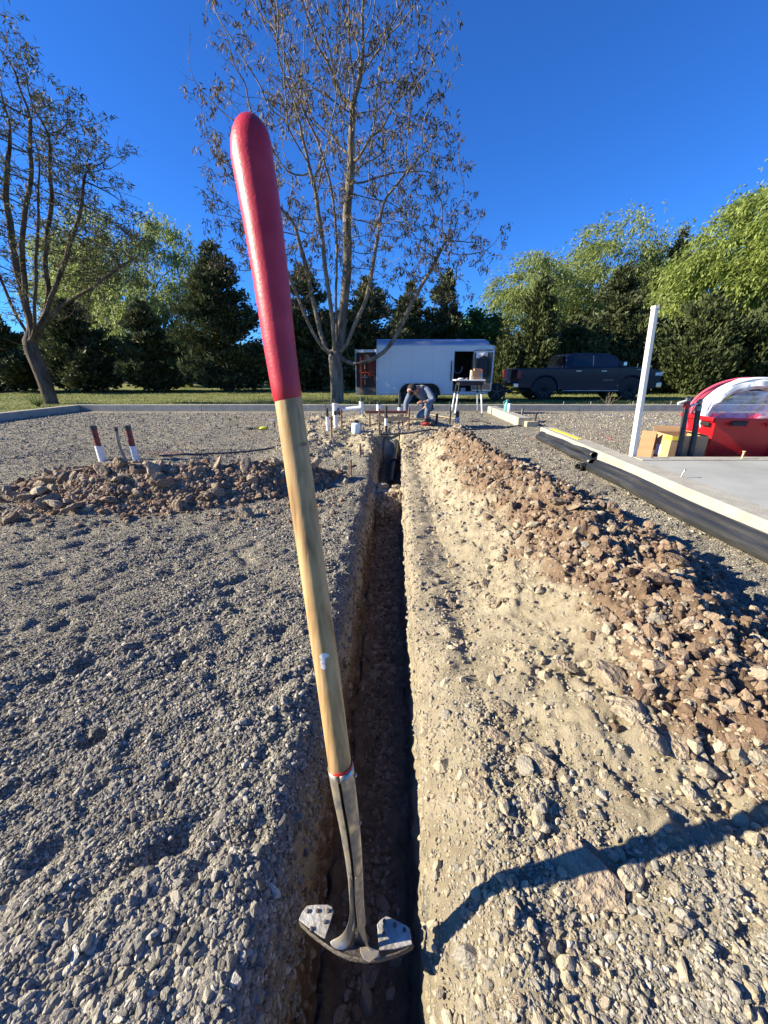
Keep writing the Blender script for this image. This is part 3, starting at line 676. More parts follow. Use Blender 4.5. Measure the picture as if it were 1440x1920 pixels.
bp = N.new('ShaderNodeBump'); bp.inputs['Strength'].default_value = .4; bp.inputs['Distance'].default_value = .002; Lk.new(n1.outputs[0], bp.inputs['Height']); Lk.new(bp.outputs[0], b_.inputs['Normal'])
M_hand = m_
gy = [217.5, 219, 223, 229, 238, 250, 270, 300, 360, 420, 480, 540, 600, 660, 720, 748, 752]
gx = [470, 470, 470, 470, 470, 471, 471.5, 473.5, 484, 493.5, 502, 510.5, 518, 526, 535, 539.5, 540]
gw = [3, 20, 35, 46, 58, 67, 75, 77, 75.5, 72, 68, 65, 61.5, 58, 54.5, 53, 49]
gp = [L_(czp(x, y, zcy(y))) for x, y in zip(gx, gy)]; gr_ = [w / 2 * zcy(y) / 721 for w, y in zip(gw, gy)]
MB().tube(gp, gr_, 40).build('grip', M_grip, SHV, True)
hy_ = np.linspace(745, 1450, 120); hx_ = np.interp(hy_, [745, 755, 1000, 1300, 1450], [540.5, 541.5, 577, 619.5, 639.5]); hw_ = np.interp(hy_, [745, 1000, 1300, 1450], [50.5, 48.2, 45, 42.5])
hand = MB().tube([L_(czp(x, y, zcy(y))) for x, y in zip(hx_, hy_)], [w/2*zcy(y)/721 for w, y in zip(hw_, hy_)], 48).build('handle', M_hand, SHV, True)
co = np.array([v.co[:] for v in hand.data.vertices]) + np.array(base)
vv = co - np.array([0, 0, CAMH]); zc_ = vv[:, 1]*CP - vv[:, 2]*SP; pu = 720 + 721*vv[:, 0]/zc_; pv = 960 - 721*(vv[:, 1]*SP + vv[:, 2]*CP)/zc_
front = np.array([v.normal.y for v in hand.data.vertices]) < .2
paint = (np.exp(-((pv - 1235)/28)**2 - ((pu - 608)/16)**2)*.62 + .5*np.exp(-((pv - 1290)/22)**2 - ((pu - 605)/10)**2)+ .45*np.exp(-((pv - 1290)/25)**2 - ((pu - 628)/4)**2)) * front
crack = np.exp(-((pv - (838 - .35*(pu - 555)))/2.2)**2) * (pu > 552) * (pu < 576) * front
attr(hand.data, 'paint', paint); attr(hand.data, 'crack', np.clip(crack, 0, 1))
# socket, steel
m_, t_, b_ = new_mat('worn_steel'); N, Lk = t_.nodes, t_.links
tc = N.new('ShaderNodeTexCoord'); n1 = N.new('ShaderNodeTexNoise'); n1.inputs['Scale'].default_value = 28; n1.inputs['Detail'].default_value = 8; n1.inputs['Roughness'].default_value = .7; Lk.new(tc.outputs['Object'], n1.inputs[0])
rr = ramp(t_, [(.3, (.20,.155,.10)), (.46, (.27,.23,.17)), (.56, (.36,.335,.30)), (.72, (.55,.53,.50))]); Lk.new(n1.outputs[0], rr.inputs[0]); Lk.new(rr.outputs[0], b_.inputs['Base Color'])
r2 = ramp(t_, [(.35, (.75,)*3), (.65, (.32,)*3)]); Lk.new(n1.outputs[0], r2.inputs[0]); Lk.new(r2.outputs[0], b_.inputs['Roughness'])
r4 = ramp(t_, [(.35, (.2,)*3), (.6, (.95,)*3)]); Lk.new(n1.outputs[0], r4.inputs[0]); Lk.new(r4.outputs[0], b_.inputs['Metallic'])
bp = N.new('ShaderNodeBump'); bp.inputs['Strength'].default_value = .3; bp.inputs['Distance'].default_value = .002; Lk.new(n1.outputs[0], bp.inputs['Height']); Lk.new(bp.outputs[0], b_.inputs['Normal'])
M_worn = m_
M_plate = mat('plate_steel', (.26,.235,.19), .6, .35, col2=(.52,.50,.46), scale=26, bump=.25, detail=8)
M_dsteel = mat('dirty_steel', (.07,.06,.05), .7, .4, col2=(.14,.12,.10), scale=20, bump=.3)
sy = [1436, 1450, 1488, 1540, 1597, 1651, 1700, 1730]; sx = [638.5, 640.5, 646, 654.5, 662, 667, 669.5, 671]; sw = [48, 47, 44, 39, 33, 28, 27, 30]
sock = MB()                                # open seam facing the camera: C-shaped section
nseg = 26
pts_c = [L_(czp(x, y, zcy(y))) for x, y in zip(sx, sy)]
sb = []
for i, (p, w, y) in enumerate(zip(pts_c, sw, sy)):
    r = w / 2 * zcy(y) / 721; ax = (pts_c[min(i+1, 7)] - pts_c[max(i-1, 0)]).normalized(); tocam = (Vector((0, 0, CAMH)) - base - p); tocam = (tocam - ax*tocam.dot(ax)).normalized(); sd = ax.cross(tocam).normalized()
    if sd.x < 0: sd = -sd
    row = []
    for k in range(nseg):
        gap = .10 + .10*i/7
        a = gap + (2*math.pi - 2*gap) * k / (nseg - 1); a += .28
        q = p + tocam * math.cos(a)*r - sd * math.sin(a)*r
        row.append(q)
    e0 = row[0] * .55 + p * .45; e1 = row[-1] * .55 + p * .45            # edges rolled inwards
    sb.append([e0] + row + [e1])
for i in range(8):
    for q in sb[i]: sock.v.append(tuple(q))
W_ = nseg + 2
for i in range(7):
    for k in range(W_ - 1): sock.f.append((i*W_ + k, i*W_ + k + 1, (i+1)*W_ + k + 1, (i+1)*W_ + k))
so = sock.build('socket', M_worn, SHV, True); so.modifiers.new('thick', 'SOLIDIFY').thickness = .0018
MB().tube([L_(czp(639, 1431, zcy(1431))), L_(czp(639.8, 1439, zcy(1439)))], [.0232, .0240], 32).build('red_collar', M_redp, SHV, True)
for x, y in [(665.5, 1454), (674, 1543)]:
    MB().ball(L_(czp(x, y, zcy(y) )), .0045, 10, 8).build('rivet', M_worn, SHV, True)
# shoulder plan at the top of the blade and foot plates
ZS = .062
sh_px = [(561, 1724), (580, 1745), (603, 1765), (628, 1784), (655, 1797), (684, 1803), (712, 1800), (740, 1791), (762, 1781), (776, 1772)]
shp = [at(x, y, ZS) for x, y in sh_px]
down = Vector((.03, .62, -1)).normalized(); cen = sum(shp, Vector()) / len(shp); cen = Vector((cen.x, cen.y, ZS))
bl = MB(); nt_ = 12
for j in range(nt_ + 1):
    t = j / nt_; w = [1, .985, .97, .955, .94, .92, .89, .85, .78, .68, .55, .38, .12][j]
    for p in shp:
        d = p - cen; bl.v.append(tuple(L_(cen + Vector((d.x*w, d.y*(.9 - .25*t), 0)) + Vector((0, -.006*min(1, t*8), 0)) + Vector((.03*t, max(0, t - .03)*.43, -t)) * .285)))
n_ = len(shp)
for j in range(nt_):
    for k in range(n_ - 1): bl.f.append((j*n_ + k, j*n_ + k + 1, (j+1)*n_ + k + 1, (j+1)*n_ + k))
bo = bl.build('blade', mat('muddy_steel', (.055,.042,.028), .8, .1, col2=(.15,.125,.095), scale=22, bump=.4), SHV, True); bo.modifiers.new('thick', 'SOLIDIFY').thickness = .0022
def c4(x, y): return (520 + x/3.691, 1380 + y/3.691)
def plate(poly, bolts, zt, lab, hole):
    top = [at(*c4(x, y), ZS + zt(x)) for x, y in poly]; n = len(top); mb = MB()
    mb.v = [tuple(L_(p)) for p in top] + [tuple(L_(p) - Vector((0, 0, .005))) for p in top]
    mb.f = [tuple(range(n)), tuple(reversed(range(n, 2*n)))] + [(k, k+n, (k+1) % n + n, (k+1) % n) for k in range(n)]
    p = mb.build('foot_plate', M_plate, SHV, False, .0014)
    for x, y in bolts:
        c = L_(at(*c4(x, y), ZS + zt(x) + .001))
        b = MB().lathe([(.0034, -.003), (.0040, .0), (.0038, .0026), (.0022, .0032)], c, 12).build('bolt', M_dsteel, p, True)
    return p
plate([(148, 1270), (172, 1215), (205, 1172), (270, 1166), (350, 1166), (378, 1180), (389, 1212), (362, 1300), (330, 1400), (300, 1385), (225, 1330)], [(210, 1212), (278, 1210), (350, 1210), (328, 1287), (235, 1335)], lambda x: .004, '', 0)
plate([(690, 1302), (712, 1272), (750, 1246), (772, 1250), (900, 1315), (916, 1335), (934, 1440), (820, 1470), (706, 1482)], [(740, 1283), (813, 1307), (880, 1342), (737, 1368)], lambda x: .004, '', 0)
# frog: the two flanges flaring from the socket into the shoulders
def flange(px_list, out_list, name):
    mb = MB(); n = len(px_list)
    A = [L_(czp(x, y, z)) for x, y, z in px_list]; B = [L_(czp(x, y, z)) for x, y, z in out_list]
    mb.v = [tuple(p) for p in A] + [tuple(p) for p in B]; mb.f = [(k, k+1, n+k+1, n+k) for k in range(n-1)]
    o = mb.build(name, M_worn, SHV, True); s = o.modifiers.new('s', 'SOLIDIFY'); s.thickness = .0022; s2 = o.modifiers.new('sub', 'SUBSURF'); s2.levels = 2; s2.render_levels = 2
    return o
zs = lambda y: (ZS - CAMH) / (((960 - y)/721)*CP - SP)
# left: rim curve then its outer edge falling to the shoulder
flange([(654, 1640, .800), (656, 1680, .812), (657, 1715, .822), (650, 1742, .835), (636, 1758, zs(1758)-.006), (612, 1763, zs(1763)-.004)],
       [(660, 1640, .806), (665, 1680, .822), (668, 1720, .838), (664, 1760, .856), (652, 1785, zs(1785)), (626, 1782, zs(1782))], 'flange')
flange([(664, 1640, .798), (666, 1690, .810), (669, 1730, .820), (677, 1757, .832), (690, 1775, zs(1775)-.008), (712, 1780, zs(1780)-.004)],
       [(675, 1640, .806), (679, 1690, .822), (683, 1730, .836), (690, 1765, .85), (697, 1797, zs(1797)), (716, 1800, zs(1800))], 'flange')
mb = MB(); Af = [L_(czp(x, y, z)) for x, y, z in [(660, 1680, .830), (667, 1730, .846), (664, 1770, zs(1770)+.01), (640, 1789, zs(1789))]]; Bf = [L_(czp(x, y, z)) for x, y, z in [(672, 1680, .830), (680, 1730, .846), (686, 1775, zs(1775)+.01), (700, 1802, zs(1802))]]
mb.v = [tuple(p) for p in Af + Bf]; mb.f = [(k, k+1, 5+k, 4+k) for k in range(3)]; mb.build('frog', M_dsteel, SHV, True)
# bright worn tab folded over where the right flange meets the shoulder
tb = [c4(570, 1462), (520+615/3.691, 1380+1455/3.691), c4(660, 1478), c4(705, 1482), c4(700, 1520), c4(640, 1566), c4(600, 1545), c4(575, 1500)]
mb = MB(); T = [L_(at(x, y, ZS + .008)) for x, y in tb]; n = len(T); mb.v = [tuple(p) for p in T] + [tuple(p - Vector((0, 0, .003))) for p in T]
mb.f = [tuple(range(n)), tuple(reversed(range(n, 2*n)))] + [(k, k+n, (k+1) % n + n, (k+1) % n) for k in range(n)]
mb.build('fold', M_worn, SHV, False, .001)

# ------------------------------------------------------------------ right-hand things
# black drain pipes lying along the wall
def hollow_pipe(name, label, p0, p1, r, ln_sag=0, group='black plastic pipes along the wall', m=M_abs, collar=False):
    p0, p1 = Vector(p0), Vector(p1); t = thing(name, label, 'pipe', p0, 0, group); d = p1 - p0
    n = 22; pts = [d * (i / n) + Vector((.012*math.sin(i*.9 + r*100), 0, .006*math.sin(i*.6))) * (1 if 0 < i < n else 0) for i in range(n + 1)]
    b = MB().tube(pts, r, 24, caps=False).build('barrel', m, t, True); b.modifiers.new('s', 'SOLIDIFY').thickness = r * .12
    ax = d.normalized()
    for q, s in ((pts[0], 1), (pts[-1], -1)):
        if collar: 
            c = MB().tube([q - ax*s*.005, q + ax*s*.09], r*1.14, 24, caps=False).build('collar', m, t, True); c.modifiers.new('s', 'SOLIDIFY').thickness = r*.14
    MB().tube([pts[0] + ax*.05, pts[0] + ax*.06], r*.86, 20).build('shadow_plug', M_blk, t) if False else None
    return t
hollow_pipe('drain_pipe', 'front black drain pipe of the near pair, nearest the gravel, lying along the wall', (2.66, 4.86, .075), (2.55, -.8, .07), .056)
hollow_pipe('drain_pipe', 'black drain pipe squeezed between the front pipe and the concrete wall', (2.83, 5.02, .085), (2.70, -.8, .08), .056)
hollow_pipe('drain_pipe', 'far black drain pipe on the gravel side, ending in an open coupling', (2.82, 5.12, .075), (2.93, 7.35, .07), .052)
hollow_pipe('drain_pipe', 'far black drain pipe lying highest against the cream wall', (2.94, 5.32, .135), (3.045, 7.5, .10), .046, collar=True)
t = thing('pipe_coupling', 'short open black coupling lying at the pipe ends by the wall', 'pipe fitting', (2.62, 5.0, .05), .4)
b = MB().tube([(-.06, 0, 0), (.06, .02, 0)], .05, 22, caps=False).build('sleeve', M_abs, t, True); b.modifiers.new('s', 'SOLIDIFY').thickness = .007
b = MB().tube([(.052, .018, 0), (.066, .022, 0)], .055, 22, caps=False).build('rim', M_abs, t, True); b.modifiers.new('s', 'SOLIDIFY').thickness = .012

# white pole
t = thing('pole', 'tall white pole leaning at the corner of the concrete slab', 'pole', (3.28, 5.0, 0))
M_pole = mat('pole_paint', (.60,.60,.56), .5, col2=(.60,.59,.54), scale=3, bump=.03)
MB().tube([(0, 0, -.05), (-.06, .01, .95), (-.125, .02, 1.93)], [.047, .046, .044], 6).build('shaft', M_pole, t, False, .006)
MB().tube([(-.125, .02, 1.925), (-.127, .02, 1.955)], [.050, .046], 6).build('cap', M_pvc, t)
# cardboard box
t = thing('cardboard_box', 'open cardboard box with white label and yellow sticker, left of the red bin', 'box', (4.06, 5.31, .02), math.radians(-4))
b = MB(); w, d, h = .46, .42, .42
b.box(-w/2, w/2, -d/2, -d/2+.008, 0, h); b.box(-w/2, w/2, d/2-.008, d/2, 0, h); b.box(-w/2, -w/2+.008, -d/2+.008, d/2-.008, 0, h); b.box(w/2-.008, w/2, -d/2+.008, d/2-.008, 0, h); b.box(-w/2+.01, w/2-.01, -d/2+.01, d/2-.01, .002, .01)
b.build('carton', M_card, t)
MB().obox((-w/2-.165, .03, .23), (.17, .006, .44), (0, 0, math.radians(-32))).build('flap', M_card, t)
MB().obox((-w/2-.06, .13, .22), (.10, .006, .42), (0, 0, math.radians(50))).build('flap', M_card, t)
MB().obox((-.02, d/2+.03, h+.03), (w-.04, .006, .09), (math.radians(-28), 0, 0)).build('flap', M_card, t)
MB().obox((w/2-.05, .0, h+.015), (.10, d-.03, .006), (0, math.radians(14), 0)).build('flap', M_card, t)
MB().obox((-w/2-.003, .02, .20), (.002, .13, .14)).build('shipping_label', M_label, t)
MB().obox((-w/2-.003, -d/2+.075, h-.035), (.002, .13, .05)).build('yellow_sticker', M_yel, t)
MB().obox((-w/2+.05, -d/2-.003, h-.035), (.09, .002, .05)).build('yellow_sticker', M_yel, t)
# two black riser pipes
for i, (pb, pt, lab) in enumerate([((1272, 856), (1289, 752), 'left of two leaning black pipes with red taped top, before the cardboard box'), ((1296, 856), (1311, 757), 'right of two leaning black pipes, touching the red bin')]):
    p0 = atd(*pb, 5.06); p1 = atd(*pt, 5.06 + .05); p0.z = 0; t = thing('riser_pipe', lab, 'pipe', p0, 0, 'leaning black riser pipes'); d = p1 - p0
    MB().tube([Vector((0, 0, 0)), d*.5 + Vector((.01, 0, 0)), d], [.036, .032, .031], 16).build('barrel', M_abs, t, True)
    MB().tube([d*.90, d*.965], .036, 16).build('red_band' if i == 0 else 'collar', M_redp if i == 0 else M_steel, t, True)
    c = d * 1.0
    MB().tube([c - d*.01, c + Vector((.0, 0, .035)), c + Vector((.012, 0, .05))], [.030, .036, .02], 14).build('cap', M_steel, t, True)
    MB().tube([c + Vector((0, 0, .01)), c + Vector((-.07, -.01, -.012)), c + Vector((-.12, -.01, -.03))], [.012, .016, .018], 10).build('stub', M_pvc, t, True)
# red bin
M_bin = mat('red_bin_plastic', (.42,.006,.012), .38, col2=(.50,.012,.02), scale=3, bump=.05)
BL = Vector((4.36, 5.16)); rzb = math.radians(-5)
t = thing('bin', 'large red plastic bin holding coils of tubing, behind the slab edge', 'bin', (BL.x, BL.y, 0), rzb)
W, Dp, H = .98, .66, .66
def frustum(x0, x1, y0, y1, z0, z1, tx): return [(x0+tx, y0+tx, z0), (x1-tx, y0+tx, z0), (x1-tx, y1-tx, z0), (x0+tx, y1-tx, z0), (x0, y0, z1), (x1, y0, z1), (x1, y1, z1), (x0, y1, z1)]
b = MB(); b.add(frustum(0, W, 0, Dp, .10, H, .085), [(3,2,1,0),(0,1,5,4),(1,2,6,5),(2,3,7,6),(3,0,4,7)])
o = b.build('tub', M_bin, t, False); o.modifiers.new('s', 'SOLIDIFY').thickness = .012; q = o.modifiers.new('b', 'BEVEL'); q.width = .02; q.segments = 3
b = MB(); 
for a in ((-.025, W+.025, -.03, 0.0), (-.025, W+.025, Dp, Dp+.03), (-.03, 0, 0, Dp), (W, W+.03, 0, Dp)): b.box(*a[:4], H-.045, H+.006)
b.build('rim', M_bin, t, False, .006)
for x in (.24, .70):
    p = MB().obox((x+.03, -.035, H-.06), (.19, .035, .062)).build('handle', M_blk, t, False, .012)
    for s in (-1, 1): MB().prism([(x+.03+s*.115-.006, H-.01), (x+.03+s*.115+.006, H-.01), (x+.03+s*.105, H-.10)], -.035, .0).build('bracket', M_bin, t)
MB().obox((.0-.022, .14, H-.085), (.035, .16, .05)).build('handle', M_blk, t, False, .012)
MB().obox((W*.86, -.0+.035, .36), (.035, .06, .50), (math.radians(9), math.radians(6), 0)).build('rib', M_bin, t)
for x in (.2, W-.2):
    wl = MB().lathe([(.05, -.02), (.055, -.01), (.055, .01), (.05, .02)], (x, .14, .055), 16, 'y').build('wheel', M_blk, t, True)
    MB().box(x-.03, x+.03, .10, .18, .085, .12).build('caster_mount', M_steel, t)
# tubing coils
def coil(name, label, c, a, bb, turns, r, m, yaw, spread, seed, tilt=0, pink=None):
    rr_ = random.Random(seed); t = thing(name, label, 'tubing coil', c, yaw)
    for k in range(turns):
        aa = a * (1 - .045 * (k % 4) + rr_.uniform(-.012, .012)); b2 = bb * (1 - .055 * (k % 4) + rr_.uniform(-.012, .012)); yo = (k // 4) * spread + rr_.uniform(-.006, .006)
        pts = [Vector((aa*math.cos(q), yo + .01*math.sin(3*q + k) + tilt*math.sin(q), b2*math.sin(q))) for q in np.linspace(0, 2*math.pi, 57)]
        MB().tube(pts, r, 8, caps=False).build('turn', m, t, True)
    return t
M_pexw = mat('white_tubing', (.74,.76,.77), .35, coat=.3); M_pexr = mat('red_tubing', (.62,.09,.15), .4, coat=.3)
cc = Vector((5.02, 5.40, .665))
tw = coil('tubing_coil', 'white coil of plastic tubing in clear wrap standing in the red bin', cc, .635, .485, 12, .019, M_pexw, rzb, .045, 3)
coil('tubing_coil', 'pinkish red coil of tubing behind the white coil in the bin', cc + Vector((.03, .26, .0)), .665, .485, 3, .019, M_pexr, rzb, .045, 4)
# clear wrap: film wound round the coil, creased
m_, t_, b_ = new_mat('clear_film'); N, Lk = t_.nodes, t_.links
b_.inputs['Base Color'].default_value = (.9,.92,.93,1); b_.inputs['Roughness'].default_value = .18
trn = N.new('ShaderNodeBsdfTransparent'); mxs = N.new('ShaderNodeMixShader'); nz = N.new('ShaderNodeTexNoise'); nz.inputs['Scale'].default_value = 9; nz.inputs['Detail'].default_value = 6; tc = N.new('ShaderNodeTexCoord'); Lk.new(tc.outputs['Object'], nz.inputs[0])
rr = ramp(t_, [(.32, (.22,)*3), (.68, (.9,)*3)]); Lk.new(nz.outputs[0], rr.inputs[0]); Lk.new(rr.outputs[0], mxs.inputs[0]); Lk.new(trn.outputs[0], mxs.inputs[1]); Lk.new(b_.outputs[0], mxs.inputs[2]); Lk.new(mxs.outputs[0], N['Material Output'].inputs[0])
bp = N.new('ShaderNodeBump'); bp.inputs['Strength'].default_value = .8; bp.inputs['Distance'].default_value = .02; Lk.new(nz.outputs[0], bp.inputs['Height']); Lk.new(bp.outputs[0], b_.inputs['Normal'])
M_film = m_
mb = MB(); na, nb = 64, 10
for i in range(na):
    q = 2*math.pi*i/na
    for j in range(nb):
        p = 2*math.pi*j/nb; rr0 = .085 + .012*math.sin(7*q + 2*p) + .006*math.sin(17*q)
        R0a, R0b = .565, .425
        mb.v.append(((R0a + rr0*math.cos(p))*math.cos(q), .05 + rr0*1.05*math.sin(p), (R0b + rr0*math.cos(p))*math.sin(q)))
for i in range(na):
    for j in range(nb):
        mb.f.append((i*nb + j, i*nb + (j+1) % nb, ((i+1) % na)*nb + (j+1) % nb, ((i+1) % na)*nb + j))
mb.build('wrap', M_film, tw, True)
mb = MB(); mb.v = [(0, .04, 0)] + [((.46 + .01*math.sin(5*q))*math.cos(q), .04 + .02*math.sin(4*q), .33*math.sin(q)) for q in np.linspace(0, 2*math.pi, 41)[:-1]]; mb.f = [(0, i+1, (i+1) % 40 + 1) for i in range(40)]
mb.build('film_sheet', M_film, tw, True)

# ------------------------------------------------------------------ chalk lines, hoses, string
def drape(name, label, cat, pxs, r, m, flat=1, n=40, group=None, off=None, z=0):
    P = [at(x, y, z) for x, y in pxs]; P = np.array([p[:] for p in P]); s = np.linspace(0, len(P) - 1, n); xi = np.interp(s, range(len(P)), P[:, 0]); yi = np.interp(s, range(len(P)), P[:, 1])
    zi = surf(xi, yi); ker = np.ones(9)/9; zi = np.maximum(np.convolve(np.pad(zi, 4, 'edge'), ker, 'valid'), zi - r*.6) + r * .8 + (off if off else 0)
    base_ = Vector((xi[0], yi[0], zi[0])); b = MB().tube([Vector((a, b_, c)) - base_ for a, b_, c in zip(xi, yi, zi)], r, 8, True, (1, flat))
    o = b.build(name, m, None, True); o.location = base_; tag(o, label, cat, group); return o
M_hose = mat('hose_black', (.035,.036,.04), .5, col2=(.09,.09,.095), scale=9)
drape('hose', 'thin dark hose on the gravel from the rocky heap towards the wooden handle', 'hose', [(300, 857), (420, 851), (520, 845), (600, 838), (660, 834)], .016, M_hose, off=.01)
drape('hose', 'thin dark hose crossing the far end of the trench', 'hose', [(712, 829), (850, 820)], .017, M_hose, off=.07, n=4)
drape('hose', 'thin dark hose from behind the heap to the end of the short wall', 'hose', [(880, 808), (930, 805), (975, 799), (1003, 794), (1022, 792)], .017, M_hose, off=.01)
M_chalk = mat('blue_chalk', (.09,.16,.52), .95, col2=(.25,.27,.32), scale=60, lo=.45, hi=.62)
M_rchalk = mat('red_marking_paint', (.55,.10,.10), .9, col2=(.3,.25,.22), scale=60, lo=.45, hi=.6)
def smear(name, label, cat, pxs, w, m, n=60, thr=.42, seed=1):
    P = np.array([at(x, y, 0)[:] for x, y in pxs]); s = np.linspace(0, len(P) - 1, n); xi = np.interp(s, range(len(P)), P[:, 0]); yi = np.interp(s, range(len(P)), P[:, 1])
    r_ = np.random.default_rng(seed); b = MB(); cx, cy = xi[0], yi[0]
    for i in range(n - 1):
        for j in range(3):
            if r_.random() < thr: continue
            x0, y0, x1, y1 = xi[i], yi[i] + (j-1)*w*.33, xi[i+1], yi[i+1] + (j-1)*w*.33
            q = [(x0, y0 - w*.16), (x1, y1 - w*.16), (x1, y1 + w*.16), (x0, y0 + w*.16)]
            q = [(a + r_.normal(0, .01), c + r_.normal(0, w*.08)) for a, c in q]
            b.add([(a - cx, c - cy, float(surf(np.array([a]), np.array([c]))[0]) + .012) for a, c in q], [(0, 1, 2, 3)])
    o = b.build(name, m, None, loc=(cx, cy, 0)); tag(o, label, cat); return o
smear('chalk_line', 'faint blue chalk line from the pickup side across the right gravel', 'chalk line', [(1052, 762), (1085, 769), (1130, 777), (1170, 782), (1205, 787)], .16, M_chalk, 90, .45, 2)
smear('chalk_line', 'bright blue chalk line between the white pole and the red bin', 'chalk line', [(1207, 787), (1240, 793), (1270, 798), (1298, 806)], .12, M_chalk, 60, .15, 3)
smear('paint_mark', 'red marking paint on gravel left of the white pole', 'paint mark', [(1118, 812), (1135, 820), (1158, 827)], .16, M_rchalk, 34, .6, 4)
smear('paint_mark', 'red marking paint on gravel behind the left rocky heap', 'paint mark', [(280, 849), (310, 851), (345, 851)], .14, M_rchalk, 30, .6, 5)
smear('paint_mark', 'faint red paint marks behind the end of the concrete wall', 'paint mark', [(985, 822), (1005, 824), (1016, 820)], .12, M_rchalk, 20, .65, 6)
drape('ribbon', 'red ribbon lying on gravel at the far wall by the pickup', 'ribbon', [(1030, 751+14), (1040, 768), (1048, 771)], .02, M_redp, .4, 12)
# ------------------------------------------------------------------ plumbing stubs and site clutter
GP = 'plumbing stubs rising from the dug soil'
def gz(p): return float(surf(np.array([p.x]), np.array([p.y]))[0])
def onground(px, py):
    p = at(px, py, 0)
    for _ in range(4): p = at(px, py, gz(p))
    return p
def ppm(p): return 721 / (p.y * CP - (p.z - CAMH) * SP)
def stub(px, py, segs, r_px, label, lean=(0, 0), name='pipe_stub', cat='pipe', group=GP):
    """segs: (part name, height in photo pixels, material, radius factor)"""
    p = at(px, py, .03) if px == 857 else onground(px, py)
    k = ppm(p); t = thing(name, label, cat, p, 0, group); z = -.12; r = r_px / k
    first = True
    for nm, hpx, m, f in segs:
        h = hpx / k + (.12 if first else 0); first = False
        MB().tube([(lean[0]*z, lean[1]*z, z), (lean[0]*(z+h), lean[1]*(z+h), z + h)], r * f, 16).build(nm, m, t, True); z += h
    MB().lathe([(r*.7, 0), (r*.72, .004), (r*.3, .005)], (lean[0]*z, lean[1]*z, z - .002), 12).build('cap', M_blk, t)
    return t
stub(615, 808, [('sleeve', 12, M_tape, 1.0), ('joint', 3, M_tape, 1.25), ('sleeve', 11, M_tape, 1.0), ('pipe', 15, M_abs, .85)], 3.0, 'leftmost white wrapped pipe stub with a black top, left of the white jug')
stub(630, 810, [('base', 3, M_abs, .9), ('sleeve', 11, M_tape, 1.05), ('joint', 3, M_tape, 1.3), ('sleeve', 14, M_tape, 1.1), ('pipe', 7, M_abs, .85)], 3.4, 'white wrapped pipe stub with short black top beside the leftmost one')
stub(724, 808, [('pipe', 10, M_abs, .8), ('sleeve', 13, M_tape, .95), ('pipe', 22, M_abs, .85)], 3.0, 'black pipe stub with a white band standing behind the grey board', name='pipe_stub')
stub(857, 797, [('sleeve', 14, M_tape, 1.15), ('pipe', 11, M_abs, .8)], 4.2, 'white sleeved pipe stub with black top right of the worker')
stub(710, 776, [('sleeve', 17, M_tape, 1.2), ('cap_ring', 5, M_abs, .9)], 3.6, 'white coupling with a black cap on the far side of the red beam')
stub(749, 776, [('sleeve', 12, M_tape, 1.1), ('pipe', 26, M_abs, .8)], 3.2, 'tall black pipe stub with white base just left of the worker')
for px, py, lab in [(192, 862, 'left of two black pipes with red bands in white sleeves behind the rocky heap'), (255, 862, 'right of two black pipes with red bands in white sleeves behind the rocky heap')]:
    stub(px, py, [('sleeve', 26, M_tape, 1.12), ('banded_pipe', 30, M_redband, .88), ('pipe_top', 7, M_abs, 1.0)], 5.7, lab, (-.03, 0), group='red banded pipes behind the rocky heap')
p = onground(232, 866); k = ppm(p); t = thing('conduit', 'thin bent grey conduit between the two red-banded pipes', 'conduit', p)
MB().tube([Vector((x/k, 0, z/k)) for x, z in [(8, -14), (5, 0), (2, 12), (-1, 28), (-1, 45), (0, 60)]], 2.6/k, 10).build('tube', M_steel, t, True)
MB().tube([Vector((x/k, 0, z/k)) for x, z in [(-.2, 57), (.2, 64)]], 3.2/k, 10).build('tip', M_abs, t, True)
# trap assembly: pipe held level between two risers
p = onground(630, 785); k = ppm(p); t = thing('pipe_assembly', 'silvery white horizontal pipe joining two upright fittings, below the forked tree', 'pipe', p)
MB().tube([(-1/k, 0, 6/k), (-1/k, 0, 28/k)], 5.2/k, 14).build('fitting', M_tape, t, True)
MB().tube([(0, 0, 28/k), (-1/k, 0, 36/k)], 2.6/k, 12).build('pipe', M_abs, t, True)
MB().tube([(8/k, 0, 16/k), (46/k, 0, 19/k)], 4.4/k, 14).build('crossbar', M_tape, t, True)
MB().tube([(4/k, 0, 10/k), (10/k, 0, 16/k)], 5.5/k, 12).build('elbow', M_abs, t, True)
MB().tube([(48/k, 0, 13/k), (48/k, 0, 31/k)], 4.0/k, 14).build('fitting', M_tape, t, True)
MB().tube([(48.5/k, 0, 31/k), (49/k, 0, 38/k)], 3.0/k, 12).build('pipe', M_abs, t, True)
MB().tube([(48/k, 0, -8/k), (48/k, 0, 13/k)], 2.8/k, 12).build('pipe', M_tape, t, True)
MB().tube([(0, 0, -8/k), (-1/k, 0, 8/k)], 2.8/k, 12).build('pipe', M_abs, t, True)
